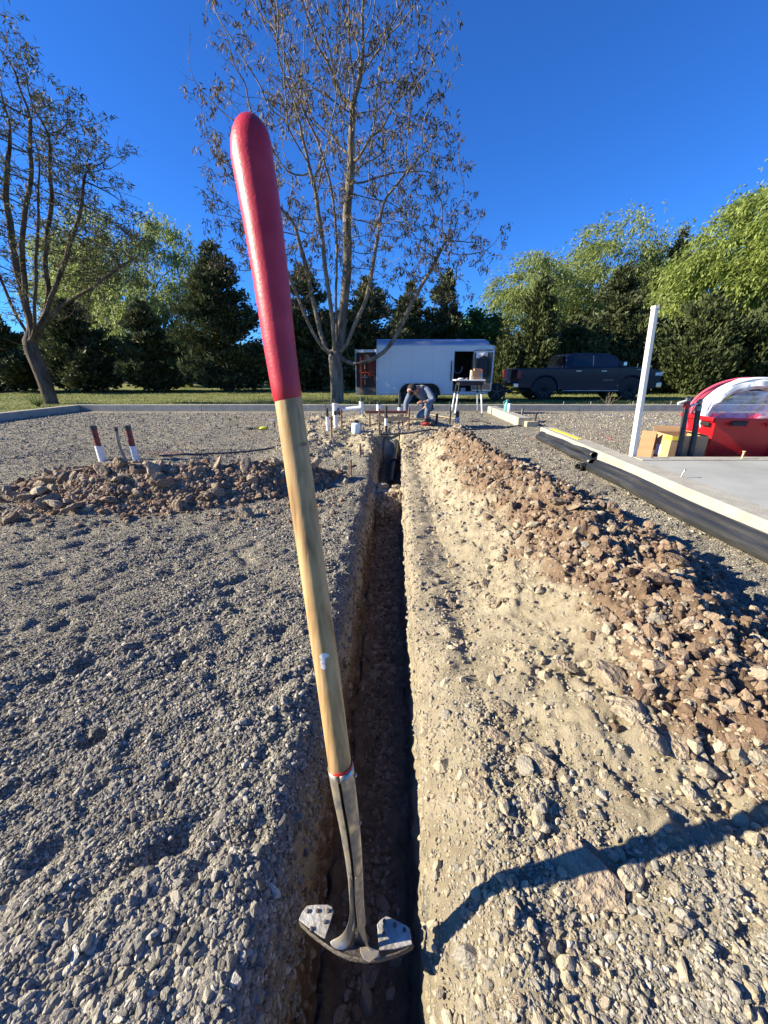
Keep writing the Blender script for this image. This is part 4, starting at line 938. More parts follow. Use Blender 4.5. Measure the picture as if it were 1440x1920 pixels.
# stakes
def stake(px, py, hpx, lab, w=1.6, m=M_rust):
    p = onground(px, py); k = ppm(p); t = thing('stake', lab, 'stake', p, 0, 'rusty stakes'); MB().tube([(0, 0, -.15), (.006, 0, hpx/k)], w/k, 6).build('rod', m, t)
    MB().tube([(.006, 0, hpx/k), (.006, 0, hpx/k + .012)], w*1.2/k, 6).build('tip', m, t); return t
stake(622, 820, 37, 'stake between the two white wrapped stubs'); stake(641, 812, 42, 'stake under the silvery horizontal pipe'); stake(676, 816, 22, 'short stake right of the white jug')
stake(675, 862, 29, 'thin stake just below the white and blue can'); stake(658, 893, 29, 'thin stake nearest the camera left of the trench')
stake(711, 813, 44, 'left stake of the grey board'); stake(766, 808, 42, 'stake in front of the worker'); stake(843, 796, 31, 'dark stake left of the white sleeved stub', 1.6, M_blk); stake(818, 798, 20, 'short dark stake right of the red tool', 2.4, M_blk)
stake(977, 790, 22, 'stake beside the teal jug', 2, M_steel); stake(1002, 799, 23, 'dark stake at the end of the short wall', 1.8, M_blk); stake(693, 788, 12, 'stake under the red beam')
# white jug over a black pipe
p = onground(668, 822); k = ppm(p); t = thing('jug', 'white plastic jug turned over a black pipe on the dug mound', 'jug', p)
MB().tube([(0, 0, -.1), (0, 0, 12/k)], 4.6/k, 14).build('pipe', M_abs, t, True)
MB().lathe([(4/k, 9/k), (8/k, 10/k), (8.6/k, 12/k), (8.6/k, 25/k), (8/k, 27/k), (4.4/k, 29/k)], (0, 0, 0), 20).build('body', mat('jug_white', (.62,.74,.74), .4), t, True)
MB().lathe([(4.4/k, 28.5/k), (4.6/k, 31/k), (4.2/k, 33.5/k)], (0, 0, 0), 14).build('cap', M_blk, t, True)
# can
p = onground(688, 847); k = ppm(p); t = thing('can', 'small white can with a blue label lying tilted left of the trench', 'can', p, .3)
t.rotation_euler = (0.1, .08, .3)
MB().lathe([(7.6/k, 0), (7.8/k, 1/k), (7.8/k, 17/k), (7.6/k, 18/k)], (0, 0, 0), 20).build('body', M_label, t, True)
M_blue = mat('blue_print', (.05,.13,.42), .5)
b = MB(); n = 12
for z0, z1 in ((1.5/k, 7/k),):
    for i in range(n):
        a0 = -2.5 + 1.9*i/n; a1 = -2.5 + 1.9*(i+1)/n; r = 7.95/k
        b.add([(r*math.cos(a0), r*math.sin(a0), z0), (r*math.cos(a1), r*math.sin(a1), z0), (r*math.cos(a1), r*math.sin(a1), z1), (r*math.cos(a0), r*math.sin(a0), z1)], [(0, 1, 2, 3)])
b.build('label', M_blue, t)
MB().tube([Vector((5/k*math.cos(a), -7.9/k, 12/k + 3.2/k*math.sin(a))) for a in np.linspace(0, 6.28, 17)], .5/k, 5, False).build('ring_mark', mat('grey_print', (.25,.2,.2), .6), t)
MB().lathe([(6/k, 17.5/k), (6.2/k, 19/k), (2/k, 19/k)], (0, 0, 0), 16).build('lid', M_blk, t)
# red beam, grey board, level, tool
M_redw = mat('red_brown_beam', (.20,.06,.045), .7, col2=(.28,.09,.06), scale=6)
p = onground(685, 790); k = ppm(p); t = thing('beam', 'long red-brown beam held level behind the worker\'s arm', 'beam', p)
MB().box(0, 78/k, -.02, .02, 13/k, 14.6/k).build('flange', M_light, t); MB().box(0, 78/k, -.012, .012, 14.65/k, 18/k).build('web', M_redw, t); MB().box(0, 78/k, -.02, .02, 18.05/k, 19.5/k).build('flange', M_redw, t)
for x in (9, 40, 70): MB().box(x/k - .012, x/k + .012, .022, .04, -.1, 18/k).build('leg', M_rust, t)
p = onground(712, 806); k = ppm(p); t = thing('board', 'grey weathered board nailed level to stakes in front of the worker', 'board', p)
MB().prism([(-1/k, 15/k), (56/k, 18/k), (56/k, 24.5/k), (-1/k, 24.5/k)], -.03, -.01).build('plank', M_wood, t); MB().box(56.2/k, 82/k, -.03, -.01, 18.5/k, 21/k).build('plank', M_wood, t)
p = onground(806, 786); k = ppm(p); t = thing('stick', 'pale wooden stick lying on the soil right of the worker', 'stick', p); MB().tube([(0, 0, 8/k), (25/k, -.1, 4.5/k), (52/k, -.2, 1/k)], 1.7/k, 4).build('shaft', M_light, t)
p = onground(790, 800); k = ppm(p); t = thing('hand_tool', 'red and black hand tool lying on the soil before the worker', 'tool', p)
MB().tube([(0, 0, 4/k), (8/k, -.02, 5.5/k), (15/k, 0, 4/k)], [2/k, 3.2/k, 2.4/k], 10).build('body', M_redp, t, True); MB().tube([(14/k, 0, 4/k), (26/k, .02, 3/k)], [2.2/k, 2.6/k], 10).build('handle', M_blk, t, True); MB().tube([(0, 0, 4/k), (-6/k, -.02, 4/k)], [1.6/k, 1/k], 8).build('tip', M_steel, t, True)
# small board on stakes left, yellow tool, dark tool, bracket
p = onground(440, 802); k = ppm(p); t = thing('marker_board', 'small tan board on two dark stakes standing on the left gravel', 'board', p)
MB().prism([(-12/k, 2/k), (11/k, 8/k), (11/k, 17/k), (-12/k, 11/k)], -.03, -.012).build('plank', M_light, t)
for x in (-7.5, 6): MB().box(x/k - .01, x/k + .01, -.008, .012, -.1, (20 + x*.3)/k).build('leg', M_rust, t)
p = onground(495, 806); k = ppm(p); t = thing('string_reel', 'bright yellow string reel on gravel left of the wooden handle', 'string reel', p, .3)
MB().ball((0, 0, 3/k), 4.2/k, 12, 8, (2.2, 1.2, .8)).build('winding', M_yel, t, True); MB().box(-13/k, -8/k, -.01, .01, 0, 6/k).build('handle', M_yel, t)
p = onground(468, 806); k = ppm(p); t = thing('glove', 'dark glove lying flat beside the yellow reel', 'glove', p, .2)
MB().ball((0, 0, 1.5/k), 6/k, 12, 8, (1.5, 1.0, .35)).build('palm', M_blk, t, True); [MB().tube([(8/k, (i-1.5)*2.2/k, 1.5/k), (13/k, (i-1.5)*3/k, .8/k)], 1.1/k, 7).build('finger', M_blk, t, True) for i in range(4)]
p = onground(511, 802); k = ppm(p); t = thing('marker_stand', 'small white topped T stand on gravel beside the yellow reel', 'marker', p)
MB().box(-6/k, 6/k, -.02, .02, 13/k, 15/k).build('plate', M_pvc, t); MB().tube([(4/k, 0, -.05), (4/k, 0, 13/k)], 1/k, 6).build('leg', M_rust, t)
# yellow tape on the wall top and wood block
p = at(1048, 806, .204); t = tag(MB().prism([(0, 0), (.09, -.01), (.05, -1.2), (-.03, -1.2)], 0, .006, 'xy').build('tape', M_yel, None, loc=(3.17, 7.45, .202)), 'yellow tape strip on top of the wall end', 'tape')
tag(MB().obox((0, 0, .06), (.30, .12, .12), (0, 0, .2)).build('wood_block', M_light, None, False, .006, loc=(3.5, 9.3, .0)), 'pale wooden block at the end of the short wall', 'block')
# teal jug and white bottle
p = Vector((3.36, 10.9, .2)); k = ppm(p); M_teal = mat('teal_plastic', (.12,.36,.34), .4)
t = thing('jug', 'teal jug with handle standing on the short cream wall', 'jug', p)
MB().lathe([(4.2/k, 0), (4.6/k, 1/k), (4.6/k, 12/k), (3/k, 16/k), (1.4/k, 18/k), (1.4/k, 21/k)], (0, 0, 0), 16).build('body', M_teal, t, True); MB().tube([(-1/k, 0, 19/k), (-6/k, 0, 17/k), (-5/k, 0, 11/k)], .8/k, 7).build('handle', M_teal, t, True)
MB().tube([(0, 0, 20/k), (4/k, 0, 19.5/k)], [1.3/k, .9/k], 8).build('spout', M_teal, t, True)
t = thing('bottle', 'white bottle in front of the teal jug on the wall', 'bottle', p + Vector((.03, -.16, 0)))
MB().lathe([(3.2/k, 0), (3.4/k, .5/k), (3.4/k, 12/k), (3.1/k, 13.4/k)], (0, 0, 0), 16).build('body', M_pvc, t, True)
MB().lathe([(2.8/k, 13.2/k), (2.8/k, 14.6/k), (1/k, 14.8/k)], (0, 0, 0), 16).build('lid', M_pvc, t, True)
# pipes in the trench
t = thing('trench_pipe', 'dark pipe end with black ring poking from the soil bridge in the trench', 'pipe', (.055, 4.3, -.26))
b = MB().tube([(0, 0, 0), (.02, .42, .02)], .062, 20, False).build('barrel', M_abs, t, True); b.modifiers.new('s', 'SOLIDIFY').thickness = .008
MB().tube([(.001, .05, .0), (.003, .075, .002)], .066, 20).build('ring', mat('pipe_tan', (.38,.3,.22), .8), t, True)
t = thing('trench_pipe', 'dark pipe running along the floor at the far end of the trench', 'pipe', (.11, 5.6, -.33))
MB().tube([(0, 0, 0), (.05, .7, .06), (.10, 1.5, .12), (.14, 2.1, .30)], [.035, .05, .055, .055], 16).build('barrel', M_abs, t, True); MB().tube([(.065, .95, .085), (.075, 1.1, .095)], .07, 16).build('collar', M_abs, t, True)
for x, y, z, s, lab in [(-.05, 4.62, -.10, .10, 'flat tan rock bridging the trench'), (.16, 4.58, -.10, .085, 'pale rock wedged against the right wall of the trench')]:
    tag(link('rock', clods[1] if x < 0 else clods[2], None, (x, y, z), (.2, .1, 1), (s*1.4, s, s*.6)), lab, 'rock')

# ------------------------------------------------------------------ work table
p = Vector((2.55, 12.0, 0)); 
def tp(px, py, y): return atd(px, py, y)
y0 = 11.95
TL_, TR_ = tp(855, 713, y0), tp(911, 711.5, y0); tz_ = .5*(TL_.z + TR_.z)
org = Vector(((TL_.x + TR_.x)/2, y0 + .3, 0)); t = thing('work_table', 'portable white-topped work table with four white legs beside the trailer', 'table', org)
w = (TR_.x - TL_.x); M_tt = mat('table_white', (.75,.75,.75), .5)
MB().box(-w/2, w/2, -.30, .30, tz_ - .03, tz_ + .005).build('table_top', M_tt, t, False, .008)
MB().box(-w/2 + .12, w/2 - .05, -.26, .26, tz_ - .16, tz_ - .034).build('frame', M_blk, t, False, .01)
for sx_, sy_, fx_ in ((-1, -1, -.03), (-1, 1, .02), (1, 1, -.12), (1, -1, .03)):
    top = Vector((sx_*(w/2 - .12), sy_*.24, tz_ - .12)); foot = Vector((sx_*(w/2 - .03), sy_*.33, .01)); mid = top.lerp(foot, .33)
    leg = MB().tube([mid, foot], .025, 10).build('leg', M_tt, t, True); MB().tube([top, mid], .02, 8).build('leg_sleeve', M_blk, leg, True); MB().tube([foot + Vector((0, 0, .03)), foot - Vector((0, 0, .02))], .03, 8).build('foot', M_blk, leg, True)
zt = tz_ + .006
def item(px, w_, h_, d_, m, lab, cat, name, yo=.1, zo=0, parts=None):
    a, b, c = ray(px, 705); tt = (y0 + yo) / b; o = tag(MB().box(-w_/2, w_/2, -d_/2, d_/2, 0, h_).build(name, m, None, False, .004, loc=(a*tt, y0 + yo, zt + zo)), lab, cat); return o
M_brn = mat('brown_carton', (.30,.17,.10), .8)
item(893, .22, .10, .2, M_brn, 'brown carton at the bottom of the stack on the work table', 'box', 'carton', .2)
item(892, .23, .12, .2, M_brn, 'brown carton in the middle of the stack on the work table', 'box', 'carton', .2, .103)
item(894, .20, .08, .18, M_brn, 'brown carton on top of the stack on the work table', 'box', 'carton', .2, .226)
item(884, .06, .26, .16, M_light, 'pale upright carton left of the brown stack on the table', 'box', 'carton', .2)
a, b_2, c_ = ray(902, 705); tt = (y0 + .15)/b_2; t = thing('spray_can', 'blue spray can with orange cap on the work table', 'spray can', (a*tt, y0 + .15, zt))
MB().lathe([(.035, 0), (.037, .01), (.037, .17), (.028, .19)], (0, 0, 0), 14).build('body', mat('can_blue', (.22,.42,.52), .4), t, True); MB().lathe([(.040, .19), (.042, .20), (.042, .28), (.036, .29)], (0, 0, 0), 14).build('cap', mat('orange_plastic', (.75,.13,.03), .5), t, True)
R3 = random.Random(4)
for i, (px, lab) in enumerate([(863, 'crumpled white rag at the left end of the work table'), (870, 'dark clamp lying left on the work table'), (876, 'small grey fitting on the work table'), (880, 'orange handled screwdriver before the cartons')]):
    a, b_2, c_ = ray(px, 712); tt = (y0 + .02)/b_2; t = thing(['rag', 'clamp', 'fitting', 'screwdriver'][i], lab, ['rag', 'clamp', 'fitting', 'screwdriver'][i], (a*tt, y0 + .02, zt), i)
    mm = [M_tt, M_blk, M_steel, M_redp][i]
    if i == 0: MB().ball((0, 0, .02), .06, 10, 6, (1.3, .8, .5)).ball((.05, .01, .025), .04, 8, 6, (1.2, 1, .6)).build('fold', mm, t, True)
    elif i == 1: MB().tube([(-.06, 0, .015), (.03, 0, .02), (.07, .03, .03)], [.012, .016, .01], 8).build('jaw', mm, t, True); MB().tube([(-.06, 0, .015), (-.02, .06, .03)], .01, 8).build('handle', mm, t, True)
    elif i == 2: MB().tube([(0, 0, 0), (0, 0, .05)], .022, 12).build('barrel', mm, t, True); MB().tube([(0, 0, .03), (.05, 0, .03)], .018, 12).build('branch', mm, t, True)
    else: MB().tube([(0, 0, .015), (.09, 0, .015)], .014, 8).build('handle', mm, t, True); MB().tube([(.09, 0, .015), (.18, 0, .015)], .004, 6).build('blade', M_steel, t, True)
# dark shovel head lying on the gravel right of the white sleeved stub
p = onground(885, 790); k = ppm(p); t = thing('spade', 'dark spade lying flat on the gravel right of the white sleeved stub', 'spade', p, -.1)
b = MB(); b.v = [((-12 + 24*i/6)/k, (j-1)*.12*(1 - .5*abs(i-3)/3) , (1.5 + 3.5*math.sin(i/6*3.1))/k) for i in range(7) for j in range(3)]; b.f = [(i*3+j, i*3+j+1, (i+1)*3+j+1, (i+1)*3+j) for i in range(6) for j in range(2)]
b.build('blade', M_dsteel, t, True); MB().tube([(10/k, 0, 4/k), (20/k, -.25, 1.4/k), (28/k, -.5, 1/k)], 1.1/k, 8).build('handle', M_blk, t, True)

# ------------------------------------------------------------------ the kneeling worker
M_skin = mat('skin', (.42,.22,.15), .55, col2=(.36,.18,.12), scale=9); M_shirt = mat('blue_grey_shirt', (.10,.13,.185), .9, col2=(.14,.175,.24), scale=10, bump=.5, bscale=14)
M_jean = mat('faded_jeans', (.07,.11,.16), .9, col2=(.16,.22,.28), scale=5, bump=.5, bscale=16); M_hair = mat('dark_hair', (.012,.009,.007), .8, bump=.6, bscale=60); M_boot = mat('boot_leather', (.05,.035,.025), .7)
P0 = onground(786, 790)
PR = thing('person', 'kneeling bearded worker in blue-grey shirt and faded jeans bending over the dug soil', 'person', P0)
def skin(name, joints, edges, m, parent, sub=2, root=0):
    me = bpy.data.meshes.new(name); me.from_pydata([j[:3] for j in joints], edges, []); o = link(name, me, parent)
    o.modifiers.new('skin', 'SKIN'); lay = me.skin_vertices[0].data if me.skin_vertices else None
    if lay is None:
        bpy.context.view_layer.objects.active = o; lay = me.skin_vertices[0].data
    for i, j in enumerate(joints):
        r = j[3]; lay[i].radius = (r, j[4] if len(j) > 4 else r); lay[i].use_root = (i == root)
    s = o.modifiers.new('sub', 'SUBSURF'); s.levels = sub; s.render_levels = sub; o.modifiers['skin'].use_smooth_shade = True; me.materials.append(m); return o
# joints (x right, y away, z up), metres
pel = (.26, .12, .42); chest = (.02, -.10, .66); neck = (-.13, -.20, .74); head = (-.22, -.27, .72)
shL = (-.17, -.08, .70); elL = (-.33, -.20, .42); wrL = (-.34, -.30, .15); shR = (.10, -.22, .74); elR = (.27, -.40, .50); wrR = (.03, -.46, .47)
hipA = (.20, .02, .40); kneeA = (.17, -.42, .46); ankA = (.13, -.30, .09); toeA = (.08, -.50, .05)
hipB = (.24, .10, .36); kneeB = (-.05, -.22, .12); ankB = (.22, .12, .07); toeB = (.28, .22, .03)
body = skin('body', [(*pel, .12), (*chest, .13), (*neck, .058), (-.175, -.235, .735, .06), (-.215, -.265, .72, .088), (-.262, -.30, .70, .075), (-.275, -.315, .655, .05),
    (*shL, .06), (*elL, .043), (*wrL, .028), (*shR, .06), (*elR, .043), (*wrR, .028), (*hipA, .085), (*kneeA, .06), (*ankA, .04), (*toeA, .035), (*hipB, .085), (*kneeB, .06), (*ankB, .04), (*toeB, .03)],
    [(0,1),(1,2),(2,3),(3,4),(4,5),(5,6),(1,7),(7,8),(8,9),(1,10),(10,11),(11,12),(0,13),(13,14),(14,15),(15,16),(0,17),(17,18),(18,19),(19,20)], M_skin, PR)
skin('shirt', [(.22, .07, .46, .135, .135), (.14, .0, .57, .155, .145), (*chest, .17, .16), (-.07, -.14, .71, .12), (*shL, .085), (-.26, -.14, .57, .075), (*elL, .066), (-.335, -.25, .29, .055), (-.338, -.28, .21, .05), (*shR, .09), (.20, -.31, .62, .078), (*elR, .068), (.16, -.43, .485, .056), (.10, -.445, .478, .05)],
     [(0,1),(1,2),(2,3),(2,4),(4,5),(5,6),(6,7),(7,8),(2,9),(9,10),(10,11),(11,12),(12,13)], M_shirt, PR, root=2)
skin('jeans', [(.22, .08, .40, .13), (*hipA, .10), (.19, -.20, .44, .10), (*kneeA, .082), (.15, -.37, .28, .072), (.135, -.31, .14, .065), (.22, .08, .30, .11), (.10, -.04, .22, .10), (*kneeB, .085), (.08, -.04, .09, .07), (.19, .09, .07, .058)],
     [(0,1),(1,2),(2,3),(3,4),(4,5),(0,6),(6,7),(7,8),(8,9),(9,10)], M_jean, PR)
for n_, a_, b_3 in (('boot', ankA, toeA), ('boot', ankB, toeB)):
    skin(n_, [(a_[0], a_[1], a_[2], .055), ((a_[0]+b_3[0])/2, (a_[1]+b_3[1])/2, b_3[2]+.01, .05), (*b_3, .042)], [(0,1),(1,2)], M_boot, PR)
# head details: short hair, beard, ear, nose, eyes
hc_ = Vector((-.225, -.275, .725))
MB().ball(hc_ + Vector((.02, .02, .035)), .102, 18, 12, (1.0, 1.02, .92)).build('hair', M_hair, PR, True)
MB().ball(Vector((-.235, -.315, .652)), .056, 14, 10, (1.0, .85, .9)).build('beard', M_hair, PR, True)
MB().ball(Vector((-.285, -.355, .70)), .016, 10, 8, (1, 1.2, 1.3)).build('nose', M_skin, PR, True)
for s in (-1, 1):
    e = MB().ball(Vector((-.275 + s*.028, -.345 - s*.012, .728)), .011, 10, 8).build('eye', M_label, PR, True)
    MB().ball(Vector((-.279 + s*.028, -.353 - s*.012, .727)), .0055, 8, 6).build('pupil', M_blk, e, True)
MB().ball(Vector((-.150, -.325, .70)), .024, 10, 8, (.6, .9, 1.3)).build('ear', M_skin, PR, True)
# hands: palm plus five fingers each
def hand_at(w, d, up, side):
    w, d, up, side = Vector(w), Vector(d).normalized(), Vector(up).normalized(), Vector(side).normalized()
    J = [(*w, .026), (*(w + d*.045), .032), (*(w + d*.085), .034)]; E = [(0, 1), (1, 2)]
    for k in range(4):
        s = (k - 1.5) * .02; L1, L2 = (.034, .03) if k in (1, 2) else (.028, .025); b0 = len(J)
        a = w + d*.085 + side*s; b = a + d*L1 - up*.012; c = b + d*L2*.5 - up*L2
        J += [(*a, .010), (*b, .0095), (*c, .0085)]; E += [(2, b0), (b0, b0+1), (b0+1, b0+2)]
    b0 = len(J); a = w + d*.035 - side*.032; b = a + d*.03 - side*.022 - up*.01; c = b + d*.028 - up*.008
    J += [(*a, .012), (*b, .011), (*c, .009)]; E += [(1, b0), (b0, b0+1), (b0+1, b0+2)]
    return skin('hand', J, E, M_skin, PR, 1)
hand_at(wrR, (-1, -.15, .05), (0, -.2, 1), (0, 1, .1)); hand_at(wrL, (.0, -.35, -1), (0, -1, .2), (1, 0, 0))
MB().tube([(-.02, -.47, .49), (-.10, -.50, .40), (-.16, -.52, .34)], [.016, .014, .012], 8).build('held_tube', M_steel, None, True, loc=P0)['label'] = 'short dark tube held in the worker\'s hand'
bpy.data.objects['held_tube']['category'] = 'tube'
# ------------------------------------------------------------------ pickup truck
M_paint = mat('dark_blue_paint', (.005,.010,.028), .36, 0, coat=.3, spec=.25); M_glass = mat('tinted_glass', (.006,.008,.010), .06, spec=.8)
M_chrome = mat('chrome', (.62,.62,.62), .18, 1.0); M_tyre = mat('tyre_rubber', (.016,.016,.016), .85, bump=.3, bscale=40); M_rim = mat('dark_alloy', (.10,.10,.105), .35, .8)
M_tail = mat('tail_lamp', (.25,.01,.01), .25); M_head = mat('head_lamp', (.6,.62,.65), .12, .3); M_silver = mat('silver_trim', (.30,.31,.33), .35, .7)
TX0, TX1, TY = 5.62, 11.75, 17.2; TL = TX1 - TX0; gz0 = .05
T = thing('pickup_truck', 'dark blue crew cab pickup truck parked on the lawn, hitched to the white trailer', 'pickup truck', (TX0, TY, gz0))
sx = TL / 6.1
def SX(pts): return [(x*sx, z) for x, z in pts]
def arch(cx, r, n=12, z0=.40): 
    return [(cx + r*math.cos(a), max(z0, .43 + r*math.sin(a))) for a in np.linspace(math.pi + .05, -.05, n)]
# body side outline (rear at x=0, front at x=6.1)
lower = [(.10, .48), (.62, .46)] + arch(1.22, .53) + [(1.95, .42), (4.15, .42)] + arch(4.85, .55) + [(5.55, .42), (5.95, .50), (6.02, .72), (6.06, .98), (5.98, 1.20), (5.55, 1.29), (4.55, 1.33), (4.30, 1.34), (1.98, 1.28), (1.96, 1.30), (.06, 1.27), (.03, .9)]
def body_loft(name, poly, ys, insets, m, parent, zc=.85, bev=.03):
    mb = MB(); n = len(poly)
    for y, s in zip(ys, insets):
        for x, z in poly: mb.v.append((x, y, z))
    for i in range(len(ys) - 1):
        for k in range(n):
            a, b = i*n + k, i*n + (k+1) % n; mb.f.append((a, b, b + n, a + n))
    mb.f.append(tuple(range(n))); mb.f.append(tuple(reversed(range((len(ys)-1)*n, len(ys)*n))))
    o = mb.build(name, m, parent, True)
    q = o.modifiers.new('b', 'BEVEL'); q.width = bev; q.segments = 3; q.limit_method = 'ANGLE'; q.angle_limit = math.radians(50); return o
Wt = 2.02
body_loft('body', SX(lower), [0, Wt], [0, 0], M_paint, T, bev=.05)
# fender flares
for cx in (1.22, 4.85):
    pts = [((cx + .575*math.cos(a))*sx, -.012, .43 + .575*math.sin(a)) for a in np.linspace(math.pi + .02, -.02, 22)]
    MB().tube(pts, .035, 8, True).build('fender_flare', M_paint, T, True)
    mb = MB(); n = 18; ps = [((cx + .52*math.cos(a))*sx, .43 + .52*math.sin(a)) for a in np.linspace(math.pi, 0, n)] + [((cx + .52)*sx, .35), ((cx - .52)*sx, .35)]
    mb.prism(ps, .01, .35).build('wheel_well', M_blk, T)
# cab greenhouse with tumblehome
cabB = SX([(1.98, 1.27), (4.62, 1.31)]); 
def cab_pts(y, ins): return [(1.98*sx + 0, y, 1.27), (4.62*sx, y, 1.31), (4.05*sx, ins, 1.78), (3.75*sx, ins, 1.86), (2.9*sx, ins, 1.89), (2.15*sx, ins, 1.86), (2.04*sx, ins, 1.75)]
mb = MB(); A = cab_pts(.03, .17); B_ = cab_pts(Wt - .03, Wt - .17); n = len(A); mb.v = A + B_; mb.f = [tuple(range(n)), tuple(reversed(range(n, 2*n)))] + [(k, k+n, (k+1) % n + n, (k+1) % n) for k in range(n)]
cab = mb.build('cab', M_paint, T, True); q = cab.modifiers.new('b', 'BEVEL'); q.width = .045; q.segments = 3; q.limit_method = 'ANGLE'; q.angle_limit = math.radians(25)
def side_pt(x, z, off=-.006):
    f = (z - 1.29) / (1.78 - 1.29); return (x*sx, .03 + .14*f + off, z)
def win(name, poly, m, par=T):
    mb = MB(); V = [side_pt(x, z, -.010) for x, z in poly]; n = len(V); mb.v = V + [(a, b + .02, c) for a, b, c in V]; mb.f = [tuple(range(n)), tuple(reversed(range(n, 2*n)))] + [(k, k+n, (k+1) % n + n, (k+1) % n) for k in range(n)]
    return mb.build(name, m, par)
win('window', [(2.28, 1.36), (3.10, 1.36), (3.10, 1.80), (2.34, 1.79)], M_glass); win('window', [(3.19, 1.36), (4.33, 1.38), (4.02, 1.68), (3.78, 1.79), (3.19, 1.80)], M_glass)
win('pillar', [(3.13, 1.36), (3.16, 1.36), (3.16, 1.80), (3.13, 1.80)], M_silver)
mb = MB(); mb.v = [(4.60*sx, .16, 1.345), (4.60*sx, Wt-.16, 1.345), (4.10*sx, Wt-.26, 1.765), (4.10*sx, .26, 1.765)]; mb.v += [(x+.02, y, z+.02) for x, y, z in mb.v]; mb.f = [(0,1,2,3), (7,6,5,4)]; mb.build('windshield', M_glass, T)
mb = MB(); mb.v = [(1.985*sx, .25, 1.4), (1.985*sx, Wt-.25, 1.4), (2.03*sx, Wt-.3, 1.78), (2.03*sx, .3, 1.78)]; mb.v = [(x-.012, y, z) for x, y, z in mb.v]; mb.f = [(3,2,1,0)]; mb.build('rear_window', M_glass, T)
# bed opening
MB().box(.14*sx, 1.90*sx, .09, Wt-.09, 1.255, 1.262 + .03).build('bed_liner', M_blk, T)
# door seams, handles, trims
for x, z0, z1 in ((1.93, .50, 1.30), (2.22, .52, 1.34), (3.16, .52, 1.34), (4.28, .60, 1.33)): MB().box(x*sx - .006, x*sx + .006, -.004, .003, z0, z1).build('door_seam', M_blk, T)
for x in (2.42, 3.48): MB().obox((x*sx + .12, -.018, 1.18), (.22, .03, .035)).build('door_handle', M_chrome, T, False, .008)
MB().obox((3.1*sx, -.09, .40), (2.35*sx, .14, .05)).build('running_board', M_silver, T, False, .015)
mr_ = MB().obox((4.32*sx, -.13, 1.46), (.13, .16, .17)).build('mirror', M_chrome, T, False, .03); MB().obox((4.34*sx, -.03, 1.40), (.08, .10, .04)).build('mirror_arm', M_blk, mr_)
MB().obox((.07*sx, .02, 1.05), (.17, .10, .34)).build('tail_light', M_tail, T, False, .02); MB().obox((.07*sx, Wt-.02, 1.05), (.17, .10, .34)).build('tail_light', M_tail, T, False, .02)
for y in (.16, Wt-.16): MB().obox((5.93*sx, y, 1.06), (.30, .34, .15)).build('headlight', M_head, T, False, .03)
MB().obox((6.05*sx, Wt/2, .98), (.07, 1.3, .34)).build('grille', M_blk, T, False, .02)
MB().obox((6.02*sx, Wt/2, .62), (.24, Wt + .02, .24)).build('front_bumper', M_chrome, T, False, .05)
MB().obox((.0, Wt/2, .60), (.24, Wt - .02, .20)).build('rear_bumper', M_chrome, T, False, .04)
MB().box(4.95*sx, 5.30*sx, -.012, .004, 1.235, 1.26).build('fender_badge', M_silver, T)
MB().obox((5.2*sx, Wt/2, 1.325), (.9, .9, .05), (0, math.radians(-1), 0)).build('hood_bulge', M_paint, T, False, .02)
cu = bpy.data.curves.new('door_lettering', 'FONT'); cu.body = 'LARAMIE'; cu.size = .085; cu.space_character = 1.35; cu.extrude = .003; cu.materials.append(M_silver)
lt = link('door_lettering', cu, T, (3.64*sx, -.008, .79), (math.radians(90), 0, 0))
MB().tube([(5.05*sx, .15, 1.32), (5.05*sx, .14, 1.48)], .012, 6).build('antenna', M_silver, T)
def wheel(x, y, parent, r=.42, w=.28, rimr=.27, spokes=9):
    o = MB().lathe([(rimr, -w/2), (r-.05, -w/2), (r, -w/2 + .05), (r, w/2 - .05), (r-.05, w/2), (rimr, w/2)], (x, y, r), 32, 'y').build('wheel', M_tyre, parent, True)
    MB().lathe([(.02, -w/2 - .004), (rimr*.35, -w/2 + .01), (rimr*.9, -w/2 + .05), (rimr+.005, -w/2 - .006), (rimr+.005, -w/2 + .02)], (x, y, r), 28, 'y').build('rim', M_rim, o, True)
    for k in range(spokes):
        a = 2*math.pi*k/spokes + .3; MB().obox((x + .15*math.cos(a), y - w/2 - .0, r + .15*math.sin(a)), (.24, .02, .026), (0, -a, 0)).build('spoke', M_rim, o)
    return o
for cx in (1.22, 4.85):
    wheel(cx*sx, .16, T); wheel(cx*sx, Wt - .16, T)
MB().box(.3*sx, 5.7*sx, .3, Wt-.3, .34, .46).build('chassis', M_blk, T)
MB().tube([(1.2*sx, .3, .42), (1.2*sx, Wt-.3, .42)], .07, 10).build('axle', M_blk, T); MB().tube([(4.85*sx, .3, .42), (4.85*sx, Wt-.3, .42)], .07, 10).build('axle', M_blk, T)

# ------------------------------------------------------------------ cargo trailer
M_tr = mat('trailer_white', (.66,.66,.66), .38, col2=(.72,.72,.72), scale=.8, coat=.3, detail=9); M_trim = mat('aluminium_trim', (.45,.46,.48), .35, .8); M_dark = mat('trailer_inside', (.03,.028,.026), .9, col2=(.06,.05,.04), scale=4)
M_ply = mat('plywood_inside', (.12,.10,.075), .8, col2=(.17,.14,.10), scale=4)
RY = 16.0; RX0, RX1 = -.26, 3.98; RB, RT = .36, 2.16; TD = 2.1
R_ = thing('cargo_trailer', 'white enclosed cargo trailer with open side door and open rear door', 'trailer', (RX0, RY, 0))
LX = RX1 - RX0; d0, d1, dz0, dz1 = 2.98, 3.72, RB + .11, RT - .22
m = MB(); th = .04
m.box(0, d0, 0, th, RB, RT); m.box(d1, LX - .12, 0, th, RB, RT); m.box(d0, d1, 0, th, dz1, RT); m.box(d0, d1, 0, th, RB, dz0)
m.build('side_wall', M_tr, R_)
